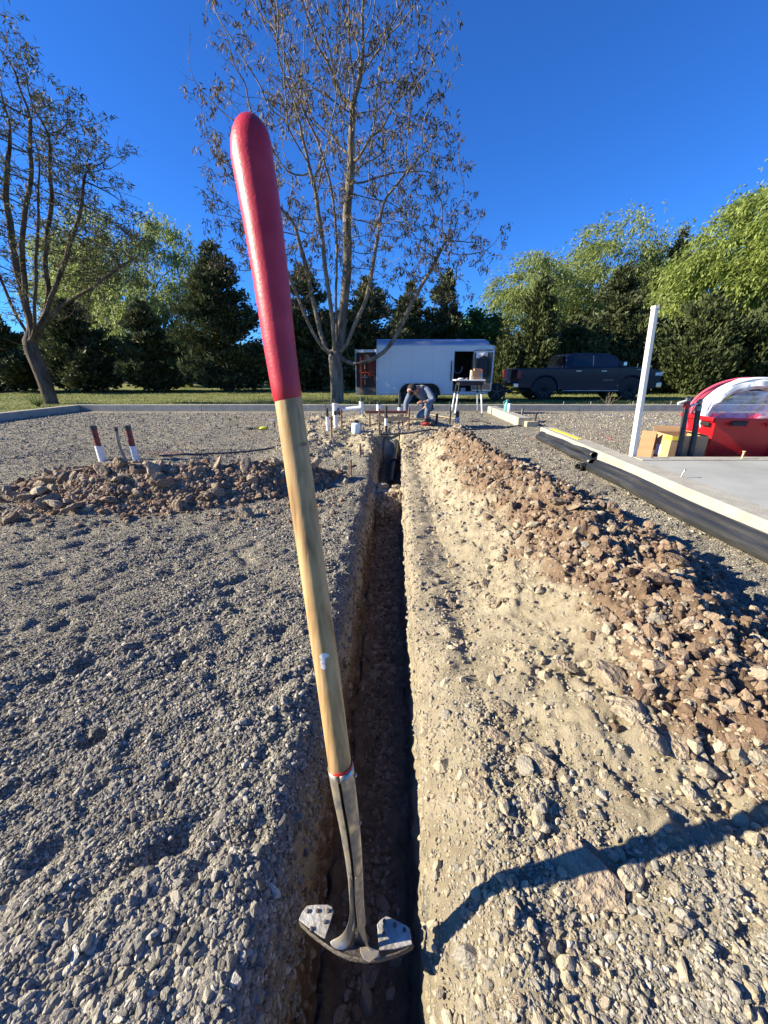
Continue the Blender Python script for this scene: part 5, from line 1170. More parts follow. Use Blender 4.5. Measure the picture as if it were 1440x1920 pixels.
MB().box(0, LX - .1, TD - th, TD, RB, RT).build('side_wall', M_tr, R_)
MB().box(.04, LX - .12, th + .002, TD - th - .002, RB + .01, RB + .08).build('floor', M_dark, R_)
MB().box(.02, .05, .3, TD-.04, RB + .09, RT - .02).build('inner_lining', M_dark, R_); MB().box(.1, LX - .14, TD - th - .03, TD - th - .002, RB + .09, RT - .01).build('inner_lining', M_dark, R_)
mb = MB(); n = 10; cap = [(LX - .12, 0), (LX - .05, .01)] + [(LX - .05 + .55*math.sin(a), TD/2 - (TD/2 - .01)*math.cos(a)) for a in np.linspace(.1, math.pi - .1, n)] + [(LX - .12, TD)]
mb.prism(cap, RB, RT, 'xy').build('front_wall', M_tr, R_, True)
# roof: rounded long edges and a curved front end
rp = [(0, 0), (.02, .10), (.10, .18), (.30, .225), (TD/2, .25), (TD - .30, .225), (TD - .10, .18), (TD - .02, .10), (TD, 0)]
mb = MB(); xs2 = [-.02, 1, 2, 3, 3.6, LX - .10, LX - .02, LX + .05, LX + .08]; hs = [1, 1, 1, 1, 1, 1, .92, .70, .2]
for x, h in zip(xs2, hs):
    for y, z in rp: mb.v.append((x, y - .008 if y == 0 else y, RT + .002 + z*h))
k_ = len(rp)
for i in range(len(xs2) - 1):
    for j in range(k_ - 1): mb.f.append((i*k_+j, i*k_+j+1, (i+1)*k_+j+1, (i+1)*k_+j))
mb.f.append(tuple(range(k_))); mb.f.append(tuple(reversed(range((len(xs2)-1)*k_, len(xs2)*k_)))); mb.build('roof', mat('roof_metal', (.36,.42,.55), .3, .5, coat=.3), R_, True)
MB().box(-.01, LX - .1, -.012, -.002, RT - .035, RT + .01).build('drip_rail', M_trim, R_); MB().box(-.01, LX - .1, -.014, -.002, RB - .03, RB + .035).build('bottom_rail', M_trim, R_)
MB().box(-.02, .03, -.016, -.002, RB - .02, RT).build('corner_post', M_trim, R_)
for x in (.50, 1.34, 2.18, 2.86): MB().box(x - .004, x + .004, -.005, -.0005, RB + .04, RT - .04).build('panel_seam', M_trim, R_)
fr = MB(); fr.box(d0 - .03, d0, -.014, -.002, dz0 - .03, dz1 + .03); fr.box(d1, d1 + .03, -.014, -.002, dz0 - .03, dz1 + .03); fr.box(d0, d1, -.014, -.002, dz1, dz1 + .03); fr.box(d0, d1, -.014, -.002, dz0 - .03, dz0); fr.build('door_frame', M_trim, R_)
MB().tube([(d0 - .09, -.01, 1.60), (d0 - .10, -.05, 1.50), (d0 - .10, -.05, .98), (d0 - .09, -.01, .88)], .018, 8).build('grab_handle', M_blk, R_, True)
# open side door swung to the right, a jacket hangs on it
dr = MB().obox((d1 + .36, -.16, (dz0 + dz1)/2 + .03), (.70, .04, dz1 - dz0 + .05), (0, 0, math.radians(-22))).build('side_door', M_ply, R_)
MB().obox((d1 + .36, -.178, dz1 - .02), (.72, .05, .05), (0, 0, math.radians(-22))).build('door_edge', M_trim, dr)
MB().obox((d1 + .36, -.178, dz0 + .05), (.72, .05, .05), (0, 0, math.radians(-22))).build('door_edge', M_trim, dr)
MB().obox((d1 + .69, -.30, (dz0 + dz1)/2 + .03), (.04, .05, dz1 - dz0), (0, 0, math.radians(-22))).build('door_edge', M_trim, dr)
MB().tube([(d1 + .58, -.33, 1.55), (d1 + .58, -.35, 1.50), (d1 + .58, -.35, 1.1), (d1 + .58, -.33, 1.06)], .014, 7).build('door_handle', M_blk, dr, True)
MB().obox((d1 + .28, -.17, dz1 - .15), (.42, .03, .20), (0, 0, math.radians(-22))).build('paper_sheet', M_label, dr)
# fender and tandem wheels
fcx = 1.66
fpts = [(fcx - .80, .34)] + [(fcx - .42 - .40*math.cos(a), .40 + .40*math.sin(a)) for a in np.linspace(0, math.pi/2, 6)] + [(fcx + .44 + .40*math.sin(a), .40 + .40*math.cos(a)) for a in np.linspace(0, math.pi/2, 6)] + [(fcx + .84, .34)]
mb = MB(); 
for x, z in fpts: mb.v += [(x, -.16, z), (x, -.02, z)]
mb.f = [(2*i, 2*i+1, 2*i+3, 2*i+2) for i in range(len(fpts)-1)]; f_ = mb.build('fender', M_trim, R_); q = f_.modifiers.new('s', 'SOLIDIFY'); q.thickness = .025
MB().prism([(a, b - .02) for a, b in fpts], -.022, -.004).build('wheel_opening', M_blk, R_)
for x in (fcx - .40, fcx + .42):
    wheel(x, -.03, R_, .33, .20, .20, 5); wheel(x, TD + .02, R_, .33, .20, .20, 5)
MB().tube([(LX + .2, TD/2 - .3, .42), (LX + 1.45, TD/2 - .02, .44)], .04, 8).build('drawbar', M_blk, R_); MB().tube([(LX + .2, TD/2 + .3, .42), (LX + 1.45, TD/2 + .02, .44)], .04, 8).build('drawbar', M_blk, R_)
MB().tube([(LX + 1.1, TD/2 - .1, .10), (LX + 1.1, TD/2 - .1, .85)], .035, 8).build('jack', M_blk, R_); MB().tube([(LX + 1.1, TD/2 - .3, .82), (LX + 1.1, TD/2 - .1, .85)], .014, 6).build('jack_crank', M_blk, R_)
MB().box(LX + .45, LX + .95, TD/2 - .2, TD/2 + .25, .46, .68).build('battery_box', M_blk, R_, False, .02)
MB().tube([(LX + 1.3, TD/2, .47), (LX + 1.55, TD/2 - .1, .25), (LX + 1.8, TD/2, .45)], .012, 6).build('safety_chain', M_blk, R_, True)
# spare wheel at the nose seen past the door
wheel(LX + .52, .15, R_, .33, .2, .2, 5).location = (0, 0, .12)
# rear door opened outward, inner side to the camera, with red and wooden gear
M_inn = mat('rear_door_inside', (.10,.045,.03), .8, col2=(.05,.03,.025), scale=5)
rd = MB().obox((-.44, .38, (RB + RT)/2 - .08), (.84, .05, RT - RB - .10), (0, 0, math.radians(-14))).build('rear_door', M_inn, R_)
for x in (-.86, -.02): MB().obox((x, .44 + (.12 if x < -.5 else -.10) - .10, (RB + RT)/2 - .08), (.05, .07, RT - RB - .08), (0, 0, math.radians(-14))).build('door_edge', M_trim, rd)
MB().obox((-.44, .33, RB + .10), (.80, .04, .30), (0, 0, math.radians(-14))).build('kick_panel', M_ply, rd)
MB().obox((-.44, .33, RT - .19), (.80, .04, .10), (0, 0, math.radians(-14))).build('top_panel', M_label, rd)
M_org = mat('orange_red_tool', (.65,.08,.02), .5)
def gear(name, lab, cat, b): tag(b, lab, cat); b.location = (RX0, RY, 0)
g1 = MB().obox((-.66, .34, 1.18), (.07, .05, 1.15)).build('level', M_org); gear('level', 'long orange-red level hanging on the inside of the trailer rear door', 'level', g1)
M_wd = mat('tool_wood', (.45,.28,.12), .7)
for x, z0, z1, lab in [(-.50, 1.30, 1.66, 'upper short wooden hammer hung on the trailer rear door'), (-.50, .72, 1.12, 'lower long wooden tool hung on the trailer rear door')]:
    t = thing('hanging_tool', lab, 'hand tool', (RX0 + x, RY + .28, z0), 0); MB().tube([(0, 0, 0), (0, 0, z1 - z0)], .018, 8).build('handle', M_wd, t, True); MB().tube([(-.12, 0, (z1-z0)*.62), (-.09, 0, (z1-z0)*.7), (.12, 0, (z1-z0)*.68)], .022, 8).build('head', M_trim, t, True)
t = thing('hanging_saw', 'red framed curved saw hung on the trailer rear door', 'saw', (RX0 - .52, RY + .28, 1.12)); MB().tube([(-.14, 0, -.08), (-.12, 0, .02), (0, 0, .06), (.14, 0, .05), (.19, 0, -.06)], .016, 8).build('frame', M_org, t, True); MB().tube([(-.14, 0, -.08), (.19, 0, -.06)], .006, 6).build('blade', M_trim, t)
t = thing('toolbox_shelf', 'red storage board hung beside the tools on the rear door', 'board', (RX0 - .22, RY + .24, 1.35)); MB().obox((0, 0, 0), (.26, .04, .60)).build('panel', mat('dark_red_board', (.16,.02,.015), .7), t); MB().obox((0, -.03, -.16), (.24, .04, .03)).build('ledge', M_redw, t)
# jacket
t = thing('jacket', 'black jacket hanging on the open side door of the trailer', 'jacket', (RX0 + d1 + .33, RY - .24, 1.78))
jk = MB(); prof = [(0, .05), (-.04, .13), (-.12, .20), (-.35, .22), (-.6, .24), (-.78, .25)]
for z, w_ in prof:
    for k in range(14):
        a = 2*math.pi*k/14; jk.v.append((w_*math.cos(a)*(1 + .06*math.sin(5*a + z*9)), .07*math.sin(a)*(1 + .2*math.sin(3*a)) - .04, z))
for i in range(len(prof) - 1):
    for k in range(14): jk.f.append((i*14+k, i*14+(k+1) % 14, (i+1)*14+(k+1) % 14, (i+1)*14+k))
jk.f.append(tuple(range(14))); jk.f.append(tuple(reversed(range(len(prof)*14 - 14, len(prof)*14)))); jk.build('torso', M_blk, t, True)
for s in (-1, 1): MB().tube([(s*.16, -.04, -.10), (s*.24, -.06, -.35), (s*.25, -.06, -.68)], [.06, .055, .045], 10).build('sleeve', M_blk, t, True)
MB().ball((0, -.07, .05), .09, 12, 8, (1.1, .6, .8)).build('collar', M_label, t, True)
# things on the trailer floor behind the table
for x, z, w_, h_, m_0, lab in [(3.1, .08, .22, .3, M_blk, 'black tool case on the trailer floor in the open door'), (3.42, .08, .2, .16, M_silver, 'grey bucket shaped case on the trailer floor')]:
    t = thing('tool_case', lab, 'tool case', (RX0 + x, RY + .25, RB + .085)); MB().box(-w_/2, w_/2, -.12, .12, 0, h_).build('case', m_0, t, False, .02); MB().tube([(-.05, 0, h_ - .005), (-.04, 0, h_ + .03), (.04, 0, h_ + .03), (.05, 0, h_ - .005)], .008, 6).build('handle', M_blk, t)
t = thing('hose_coil', 'pale hose coil hanging inside the trailer door opening', 'hose', (RX0 + 3.22, RY + .4, 1.35)); MB().tube([(.16*math.cos(a), .0, .20*math.sin(a)) for a in np.linspace(2.9, 6.6, 20)], .018, 8).build('loop', M_silver, t, True)

# ------------------------------------------------------------------ trees
def grow(att, path, step, di, dk, seed, up=.0, maxit=260, jitter=.25, limbs=()):
    r = np.random.default_rng(seed); P = [np.array(p, float) for p in path]; par = [-1] + list(range(len(path) - 1))
    for at_, limb in limbs:
        last = int(np.argmin([np.linalg.norm(q - np.array(at_)) for q in P[:len(path)]]))
        for q in limb: P.append(np.array(q, float)); par.append(last); last = len(P) - 1
    A = att.copy(); best = np.full(len(A), 1e9); bi = np.zeros(len(A), int); new = list(range(len(P)))
    for it in range(maxit):
        NP = np.array([P[i] for i in new])
        d = np.linalg.norm(A[:, None] - NP[None], axis=2); j = d.argmin(1); dm = d[np.arange(len(A)), j]
        k = dm < best; best[k] = dm[k]; bi[k] = np.array(new)[j[k]]
        alive = best > dk; A, best, bi = A[alive], best[alive], bi[alive]
        if not len(A): break
        act = best < di
        if not act.any():
            di *= 1.5
            if di > 60: break
            new = new[-1:]; continue
        Pn = np.array(P); dirs = A[act] - Pn[bi[act]]; dirs /= np.linalg.norm(dirs, axis=1)[:, None] + 1e-9
        u, inv = np.unique(bi[act], return_inverse=True); acc = np.zeros((len(u), 3)); np.add.at(acc, inv, dirs)
        acc /= np.linalg.norm(acc, axis=1)[:, None] + 1e-9; acc += r.normal(0, jitter, acc.shape); acc[:, 2] += up; acc /= np.linalg.norm(acc, axis=1)[:, None]
        new = []
        for q, dvec in zip(u, acc):
            P.append(P[q] + dvec*step); par.append(int(q)); new.append(len(P) - 1)
    return np.array(P), np.array(par)
def tree_mesh(P, par, r_tip, r_base, expo=2.2, bark=None, name='branches', rmin_keep=0):
    n = len(P); kids = [[] for _ in range(n)]
    for i in range(1, n): kids[par[i]].append(i)
    rad = np.zeros(n)
    for i in range(n - 1, -1, -1):
        rad[i] = r_tip if not kids[i] else (sum(rad[c]**expo for c in kids[i]))**(1/expo) + .0002
    sc_ = r_base / rad[0]; rad = np.maximum(r_tip, np.where(rad > r_tip*3, rad*sc_**np.clip(((rad - r_tip*3)/(rad[0] - r_tip*3 + 1e-9))**.5, 0, 1), rad))
    V, F = [], []; tips = [i for i in range(n) if not kids[i]]
    stack = [(0, None)]; nv = 0; out_thick = [[], []]; thickF = []
    chains = []
    st = [0]
    while st:
        s = st.pop(); ch = [s] if s == 0 else [par[s], s]
        c = s
        while kids[c]:
            ks = sorted(kids[c], key=lambda q: -rad[q]); c2 = ks[0]; st.extend(ks[1:]); ch.append(c2); c = c2
        chains.append(ch)
    for ch in chains:
        pts = P[ch]; rr0 = rad[ch].copy()
        if ch[0] != 0 or len(ch) > 1: 
            if ch[0] != 0: rr0[0] = rr0[1]
        R0 = rr0[0]; ns = 10 if R0 > .08 else 6 if R0 > .03 else 4 if R0 > .012 else 3
        if len(pts) > 3:
            pts = pts.copy(); pts[1:-1] = .5*pts[1:-1] + .25*(pts[:-2] + pts[2:])
        T_ = np.gradient(pts, axis=0) if len(pts) > 1 else np.array([[0, 0, 1.]]); T_ /= np.linalg.norm(T_, axis=1)[:, None] + 1e-9
        ref = np.array([1., 0, 0]) if abs(T_[0][0]) < .8 else np.array([0, 1., 0])
        U = np.cross(T_, ref); U /= np.linalg.norm(U, axis=1)[:, None] + 1e-9; W2 = np.cross(T_, U)
        a = np.arange(ns)*2*math.pi/ns
        ring = pts[:, None] + rr0[:, None, None]*(U[:, None]*np.cos(a)[None, :, None] + W2[:, None]*np.sin(a)[None, :, None])
        V.append(ring.reshape(-1, 3)); m_ = len(pts); ii = nv + np.arange((m_-1)*ns).reshape(m_-1, ns); jj = nv + (np.arange(m_-1)[:, None]*ns + (np.arange(ns)[None]+1) % ns)
        f = np.stack([ii, jj, jj + ns, ii + ns], -1).reshape(-1, 4)
        F.append((f, R0)); nv += m_*ns
    V = np.concatenate(V); thick = np.concatenate([f for f, r0 in F if r0 > .035]); thin = [f for f, r0 in F if r0 <= .035]; thin = np.concatenate(thin) if thin else None
    def sub(f, nm, m):
        u, inv = np.unique(f, return_inverse=True); return fast_mesh(nm, V[u], inv.reshape(f.shape), m, True)
    return sub(thick, 'trunk', bark), (sub(thin, 'twigs', bark) if thin is not None else None), P[tips], rad, kids
def bark_mat(name, c1, c2):
    return mat(name, c1, .95, col2=c2, scale=7, detail=8, bump=1.0, bscale=16, stretch=(1, 1, .22), spec=.1)
M_bark = bark_mat('grey_bark', (.085,.070,.052), (.26,.222,.175)); M_bark2 = bark_mat('brown_bark', (.06,.042,.03), (.14,.10,.075)); M_wbark = bark_mat('willow_bark', (.10,.085,.06), (.22,.19,.14))
M_pod = leaf_mat('seed_pod_and_leaf', (.04,.027,.017), (.21,.165,.075), .7, .2); M_budleaf = leaf_mat('young_leaf', (.05,.05,.025), (.15,.15,.07), .7, .2)
M_willow = leaf_mat('willow_leaf', (.15,.20,.05), (.33,.38,.14), .6, .45); M_willow2 = leaf_mat('willow_leaf_bright', (.15,.21,.04), (.36,.42,.12), .6, .45)
M_con = leaf_mat('pine_needles', (.032,.046,.018), (.125,.14,.06), .7, .15); M_jun = leaf_mat('juniper_foliage', (.03,.045,.015), (.11,.13,.045), .7, .12); M_broad = leaf_mat('dark_broad_leaf', (.03,.07,.015), (.08,.17,.04), .55, .3)

def quads(C, D, Nn, L, Wd):                     # leaf quads (pointed), centre line from C along D
    D = D / (np.linalg.norm(D, axis=1)[:, None] + 1e-9); S = np.cross(D, Nn); S /= np.linalg.norm(S, axis=1)[:, None] + 1e-9
    L = L[:, None]; Wd = Wd[:, None]
    V = np.stack([C, C + D*L*.5 + S*Wd, C + D*L, C + D*L*.5 - S*Wd], 1).reshape(-1, 3); return V, np.arange(len(C)*4).reshape(-1, 4)
def clusters(tips, n, rad_, L, Wd, seed, droop=.6):
    r = np.random.default_rng(seed); C = np.repeat(tips, n, 0) + r.normal(0, rad_, (len(tips)*n, 3)); D = r.normal(0, 1, C.shape); D[:, 2] -= droop*2
    return quads(C, D, r.normal(0, 1, C.shape), L*r.uniform(.6, 1.3, len(C)), Wd*r.uniform(.6, 1.3, len(C)))
def ellip(n, c, rx, ry, rz, r, hollow=.55, wob=.25):
    d = r.normal(size=(n, 3)); d /= np.linalg.norm(d, axis=1)[:, None]; q = hollow + (1 - hollow)*r.random(n)
    q = np.where(r.random(n) < .45, r.random(n)**(1/3), q); w = 1 + wob*fbm(d[:, 0]*2 + d[:, 2], d[:, 1]*2 - d[:, 2], 1.3, 2, int(c[0]*7) % 97)
    return np.array(c) + d*(q*w)[:, None]*np.array([rx, ry, rz])
def bare_tree(name, label, base, path, att, leafm, seed, r_base, nleaf, leafL, leafW, leafR, di=2.6, dk=.42, step=.26, up=.05, droop=.6, group=None, tipf=1.0, jitter=.25, limbs=(), bark=None):
    bark = bark or M_bark; t = thing(name, label, 'tree', base, 0, group); b0 = np.array(base)
    P, par = grow(att, path, step, di, dk, seed, up, jitter=jitter, limbs=limbs); trunk, twigs, tips, rad, kids = tree_mesh(P - b0, par, .006, r_base, 1.95, bark)
    # fine end twigs
    r = np.random.default_rng(seed + 5); ends = []
    thin = np.where((rad < .03))[0]; thin = thin[P[thin][:, 2] > base[2] + 2.6]; src = (P[thin] - b0)[np.random.default_rng(seed+9).random(len(thin)) < .8]; dd = r.normal(0, 1, src.shape); dd[:, 2] += .45; dd /= np.linalg.norm(dd, axis=1)[:, None]
    L = r.uniform(.15, .5, len(src))[:, None]; e = src + dd*L; s = np.cross(dd, r.normal(size=src.shape)); s /= np.linalg.norm(s, axis=1)[:, None]
    V = np.stack([src - s*.005, src + s*.005, e], 1).reshape(-1, 3); F = np.arange(len(V)).reshape(-1, 3)
    link('trunk', trunk, t); 
    if twigs: tag(link('twigs', twigs, t), kind='stuff')
    tag(link('twig_ends', fast_mesh('twig_ends', V, F, bark), t), kind='stuff')
    ends = e[r.random(len(e)) < .55*tipf]; ends = np.concatenate([ends, tips])
    cl = r.random(len(ends)) < sstep(-.5, .5, fbm(ends[:, 0]*1.3 + ends[:, 1], ends[:, 2]*1.3, 1.0, 2, seed) + .28*tipf)
    V, F = clusters(ends[cl], nleaf, leafR, leafL, leafW, seed + 1, droop); tag(link('foliage', fast_mesh('foliage', V, F, leafm), t), kind='stuff')
    return t
r = np.random.default_rng(31)
# forked central tree
def limb_px(pts, y, dy):                     # main limbs, given where they are seen and how far they lean from or to the camera
    Q = [np.array(atd(px, py, y + dy*(i + 1)/len(pts))) for i, (px, py) in enumerate(pts)]; out = [Q[0]]
    for a, b in zip(Q[:-1], Q[1:]):
        n = max(1, int(np.linalg.norm(b - a)/.28)); out += [a + (b - a)*(k + 1)/n + (np.array([math.sin(k*2.1 + a[0]), math.cos(k*1.7), 0])*.03 if k < n - 1 else 0) for k in range(n)]
    return out
cb = atd(632, 757, 15.6); cb.z = LZ
CT = 15.6
limbs = []
for pts, dy in [([(620, 672), (604, 635), (588, 570), (572, 490), (548, 410)], 1.2), ([(628, 662), (624, 600), (612, 520), (602, 430), (588, 340)], -.8), ([(636, 662), (642, 600), (652, 500), (650, 400), (660, 300)], 1.0),
                ([(645, 662), (664, 610), (688, 560), (702, 480), (718, 380)], -1.0), ([(648, 682), (680, 682), (720, 662), (744, 630), (762, 585), (800, 520), (838, 450)], -.6), ([(616, 668), (585, 622), (560, 560), (535, 500), (515, 430)], -1.5), ([(632, 650), (630, 560), (632, 450), (622, 350)], .3)]:
    limbs.append(((cb.x, cb.y, 1.9), limb_px(pts, CT, dy)))
att = np.concatenate([ellip(1700, (cb.x + .35, 15.8, 7.6), 4.6, 3.2, 4.8, r, .45), ellip(950, (cb.x + .2, 15.8, 11.2), 3.7, 2.8, 3.6, r, .35), ellip(420, (cb.x + 3.0, 15.6, 5.3), 3.0, 2.0, 2.0, r, .3), ellip(100, (cb.x - 2.2, 15.6, 5.6), 2.4, 2.0, 1.8, r, .3)])
att = att[att[:, 2] > 2.9]
pth = [(cb.x, cb.y, z) for z in np.arange(LZ - .2, 2.0, .26)]; pth = [(x + .03*math.sin(z*2), y, z) for x, y, z in pth]
bare_tree('shade_tree', 'tall forked grey-barked tree with brown seed pods, standing just behind the far wall', tuple(cb), pth, att, M_pod, 41, .255, 13, .17, .018, .055, droop=.7, di=2.2, dk=.33, step=.23, limbs=limbs, up=.0)
# left tree
lb = atd(98, 760, 15.2); lb.z = LZ
limbs = []
for pts, dy in [([(58, 640), (20, 570), (-15, 480)], 1), ([(62, 640), (46, 545), (40, 440), (58, 330), (55, 200)], -.6), ([(72, 640), (92, 560), (84, 480), (96, 380), (92, 250)], .8), ([(52, 655), (20, 640), (-30, 615)], -.6), ([(74, 615), (110, 575), (160, 548), (225, 500), (265, 478)], -.5), ([(80, 600), (118, 500), (150, 400), (160, 320)], .2), ([(60, 620), (30, 500), (10, 360), (20, 240)], 1.4), ([(64, 630), (66, 540), (70, 420), (74, 300)], -1.2)]:
    limbs.append(((lb.x - .15, lb.y, 2.2), limb_px(pts, 15.2, dy)))
att = np.concatenate([ellip(1900, (lb.x + .7, 15.6, 6.6), 3.7, 3.2, 4.0, r, .4), ellip(300, (lb.x + 3.2, 15.2, 5.4), 2.2, 1.6, 1.4, r, .3), ellip(300, (lb.x + 1.1, 15.4, 9.4), 1.4, 1.6, 1.9, r, .3), ellip(150, (lb.x + 3.2, 15.4, 7.8), 1.3, 1.5, 1.3, r, .3)]); att = att[att[:, 2] > 2.6]
pth = [(lb.x - .03*z - .10*max(z - .8, 0)**1.2, lb.y, z) for z in np.arange(LZ - .2, 2.3, .26)]
bare_tree('shade_tree', 'leaning dark-trunked tree at the left edge with sparse young leaves', tuple(lb), pth, att, M_budleaf, 43, .23, 15, .17, .018, .055, droop=.1, di=2.2, dk=.33, step=.23, limbs=limbs, bark=bark_mat('dark_brown_bark', (.045,.035,.027), (.15,.12,.095)))

def willow(name, label, base, h, rx, ry, seed, m, n=2600, per=11, lean=0, group='willow trees beyond the lawn', low=.25):
    r = np.random.default_rng(seed); t = thing(name, label, 'tree', base, 0, group)
    c = np.array([lean, 0, h*.60]); att = ellip(130, c, rx*.85, ry*.85, h*.34, r, .3)
    P, par = grow(att, [(0, 0, z) for z in np.arange(-.2, h*.22, .5)], .5, h*.8, .9, seed, .05); trunk, twigs, tips, rad, kids = tree_mesh(P, par, .02, .035*h, 2.2, M_wbark)
    link('trunk', trunk, t)
    if twigs: tag(link('twigs', twigs, t), kind='stuff')
    # foliage: arching strands grouped in billows
    nb = 90; bc = ellip(nb, c, rx*.86, ry*.86, h*.39, r, .6, .4); br = r.uniform(.10, .27, nb)*min(rx, h*.4)*1.2
    k = r.integers(0, nb, n); d = r.normal(size=(n, 3)); d /= np.linalg.norm(d, axis=1)[:, None]; d[:, 2] = np.abs(d[:, 2])*.9 - .15
    S = bc[k] + d*br[k][:, None]*np.where(r.random((n, 1)) < .16, r.uniform(1.1, 1.9, (n, 1)), r.uniform(.45, 1.1, (n, 1))); out = S - c; out[:, 2] *= .2; out /= np.linalg.norm(out, axis=1)[:, None] + 1e-9
    V, F = [], []; Ls = r.uniform(.5, 1.5, n)*h*.11; Cs = []; Ds = []
    wind = np.array([-.35, -.1, 0])
    for j in range(per):
        u = (j + r.random(n))/per; p = S + out*(Ls*u*.55)[:, None] + wind*(Ls*u)[:, None]; p[:, 2] -= Ls*u*u*.9 - Ls*u*.2; p += r.normal(0, .06, p.shape); Cs.append(p)
        dd = out*.5 + wind + r.normal(0, .45, p.shape); dd[:, 2] -= .2 + u*1.2; Ds.append(dd)
    C = np.concatenate(Cs); D = np.concatenate(Ds); k = C[:, 2] > h*low*r.uniform(.5, 1, len(C)); C, D = C[k], D[k]
    V, F = quads(C, D, r.normal(size=C.shape), r.uniform(.14, .34, len(C))*(.6 + h/22), r.uniform(.022, .05, len(C))*(.6 + h/22)); tag(link('foliage', fast_mesh('foliage', V, F, m), t), kind='stuff'); return t
def conifer(name, label, base, h, rr, seed, m=M_con, n=9000, shape=1.0, up=.15, group='dark conifers along the lawn', low=.03, L=.34, tuft=3):
    r = np.random.default_rng(seed); t = thing(name, label, 'tree', base, 0, group)
    MB().tube([(0, 0, -.2), (.03, 0, h*.5), (0, 0, h*.97)], [.03*h, .018*h, .01], 8).build('trunk', M_bark2, t, True)
    nb = int(26*h); zb = h*(low + (1 - low)*r.random(nb)**1.15); ang = r.uniform(0, 2*math.pi, nb)
    env = np.interp(zb/h, [0, .08, .2, .45, .75, 1], [.75, 1, 1, .78*shape + .0, .42*shape, .03]); lenb = rr*env*r.uniform(.72, 1.15, nb)*(1 + .25*np.sin(ang*3 + seed))
    k = r.choice(nb, n, p=lenb/lenb.sum()); u = r.random(n)**.6
    rad_ = lenb[k]*u; z = zb[k] + (up*2.2*rad_*u if up > 0 else up*rad_) - .12*rad_
    w = .10 + .10*lenb[k]*(1 - .4*u); C = np.stack([np.cos(ang[k])*rad_, np.sin(ang[k])*rad_, z], -1) + r.normal(0, 1, (n, 3))*w[:, None]*np.array([1, 1, .5])
    Dv = np.stack([np.cos(ang[k]), np.sin(ang[k]), 0*u + .3 + up*2.5], -1)
    C = np.repeat(C, tuft, 0); Dv = np.repeat(Dv, tuft, 0) + r.normal(0, .55, C.shape)
    V, F = quads(C, Dv, r.normal(size=C.shape), L*r.uniform(.5, 1.1, len(C)), .045*L/.34*r.uniform(.6, 1.4, len(C)))
    # limbs
    mb = MB()
    for i in range(0, nb, 2): mb.tube([(0, 0, zb[i]), (math.cos(ang[i])*lenb[i]*.85, math.sin(ang[i])*lenb[i]*.85, zb[i] + up*lenb[i])], [.02, .006], 3, False)
    tag(mb.build('limbs', M_bark2, t), kind='stuff'); tag(link('foliage', fast_mesh('foliage', V, F, m), t), kind='stuff'); return t
def B(px, py, y): p = atd(px, py, y); return (p.x, y, LZ)
def top_h(py, y):
    a, b, c = ray(720, py); return CAMH + c*y/b - LZ
# conifers: (centre px, half width px, top py, distance, seed, label)
for cx, hw, ty, y, sd, lab in [(20, 60, 585, 24, 1, 'dark pine cut by the left edge behind the leaning tree'), (165, 62, 552, 24, 2, 'broad dark pine just right of the leaning tree'), (292, 50, 565, 24.5, 3, 'small dark pine between the leaning tree and the tall pine'),
        (432, 72, 452, 25, 4, 'tallest dark pine left of the wooden handle'), (580, 62, 500, 26, 5, 'dark pine partly behind the wooden handle'), (690, 70, 520, 27, 6, 'dark pine directly behind the forked tree'),
        (765, 45, 530, 29, 7, 'dark pine rising behind the trailer left of its middle'), (828, 42, 505, 30, 8, 'pointed pine rising behind the middle of the trailer'), (1130, 60, 490, 25, 9, 'ragged pine behind the pickup cab'), (1215, 45, 432, 33, 10, 'tall pine top poking above the willows')]:
    zc = y*CP; w = hw/721*zc*1.05; conifer('pine_tree', lab, B(cx, 735, y), top_h(ty, y), w, sd + 60, n=int(5200 + 380*top_h(ty, y)*w**.5))
for cx, hw, ty, y, sd, lab in [(992, 33, 520, 22.5, 1, 'narrow upright juniper just left of the pickup tail'), (1290, 62, 560, 21.5, 2, 'bushy dark juniper right of the white pole'), (1408, 46, 560, 20.5, 3, 'dark juniper left of the right edge, above the red bin'), (1475, 50, 520, 21, 4, 'dark juniper cut by the right edge'), (1240, 40, 600, 23, 5, 'low juniper behind the pickup nose'), (1055, 45, 600, 24, 6, 'low juniper behind the pickup bed'), (1180, 45, 590, 23.5, 7, 'rounded juniper behind the pickup windshield'), (940, 30, 640, 23, 8, 'small juniper between trailer and pickup')]:
    zc = y*CP; w = hw/721*zc; conifer('juniper', lab, B(cx, 738, y), top_h(ty, y), w, sd + 80, M_jun, n=int(8000 + 500*w*top_h(ty, y)), shape=1.15, up=.42, group='upright junipers behind the pickup', low=.0, L=.30)
for cx, hw, ty, y, sd, ln, m, lab in [(310, 165, 408, 33, 1, 0, M_willow, 'tall green willow behind the pines on the left'), (200, 80, 455, 40, 2, 0, M_willow, 'smaller willow behind the broad dark pine'), (1110, 130, 425, 36, 3, 0, M_willow, 'broad willow behind the pickup'), (965, 75, 478, 33, 4, 0, M_willow, 'pale willow behind the narrow juniper'), (1205, 85, 440, 38, 5, 0, M_willow, 'willow behind the white pole'),
        (1300, 100, 372, 27, 6, .3, M_willow2, 'bright drooping willow right of the white pole'), (1425, 130, 262, 25, 7, 0, M_willow2, 'tallest bright willow at the right edge'), (1035, 70, 500, 40, 8, 0, M_willow, 'distant willow between the narrow juniper and the broad willow')]:
    zc = y*CP + .345*(-(top_h(ty, y)*.55)); w = hw/721*zc; h = top_h(ty, y); willow('willow_tree', lab, B(cx, 735, y), h, w, w*.8, sd + 30, m, n=int(1800 + 26*w*h), lean=ln, low=.12 if y > 30 else .2)
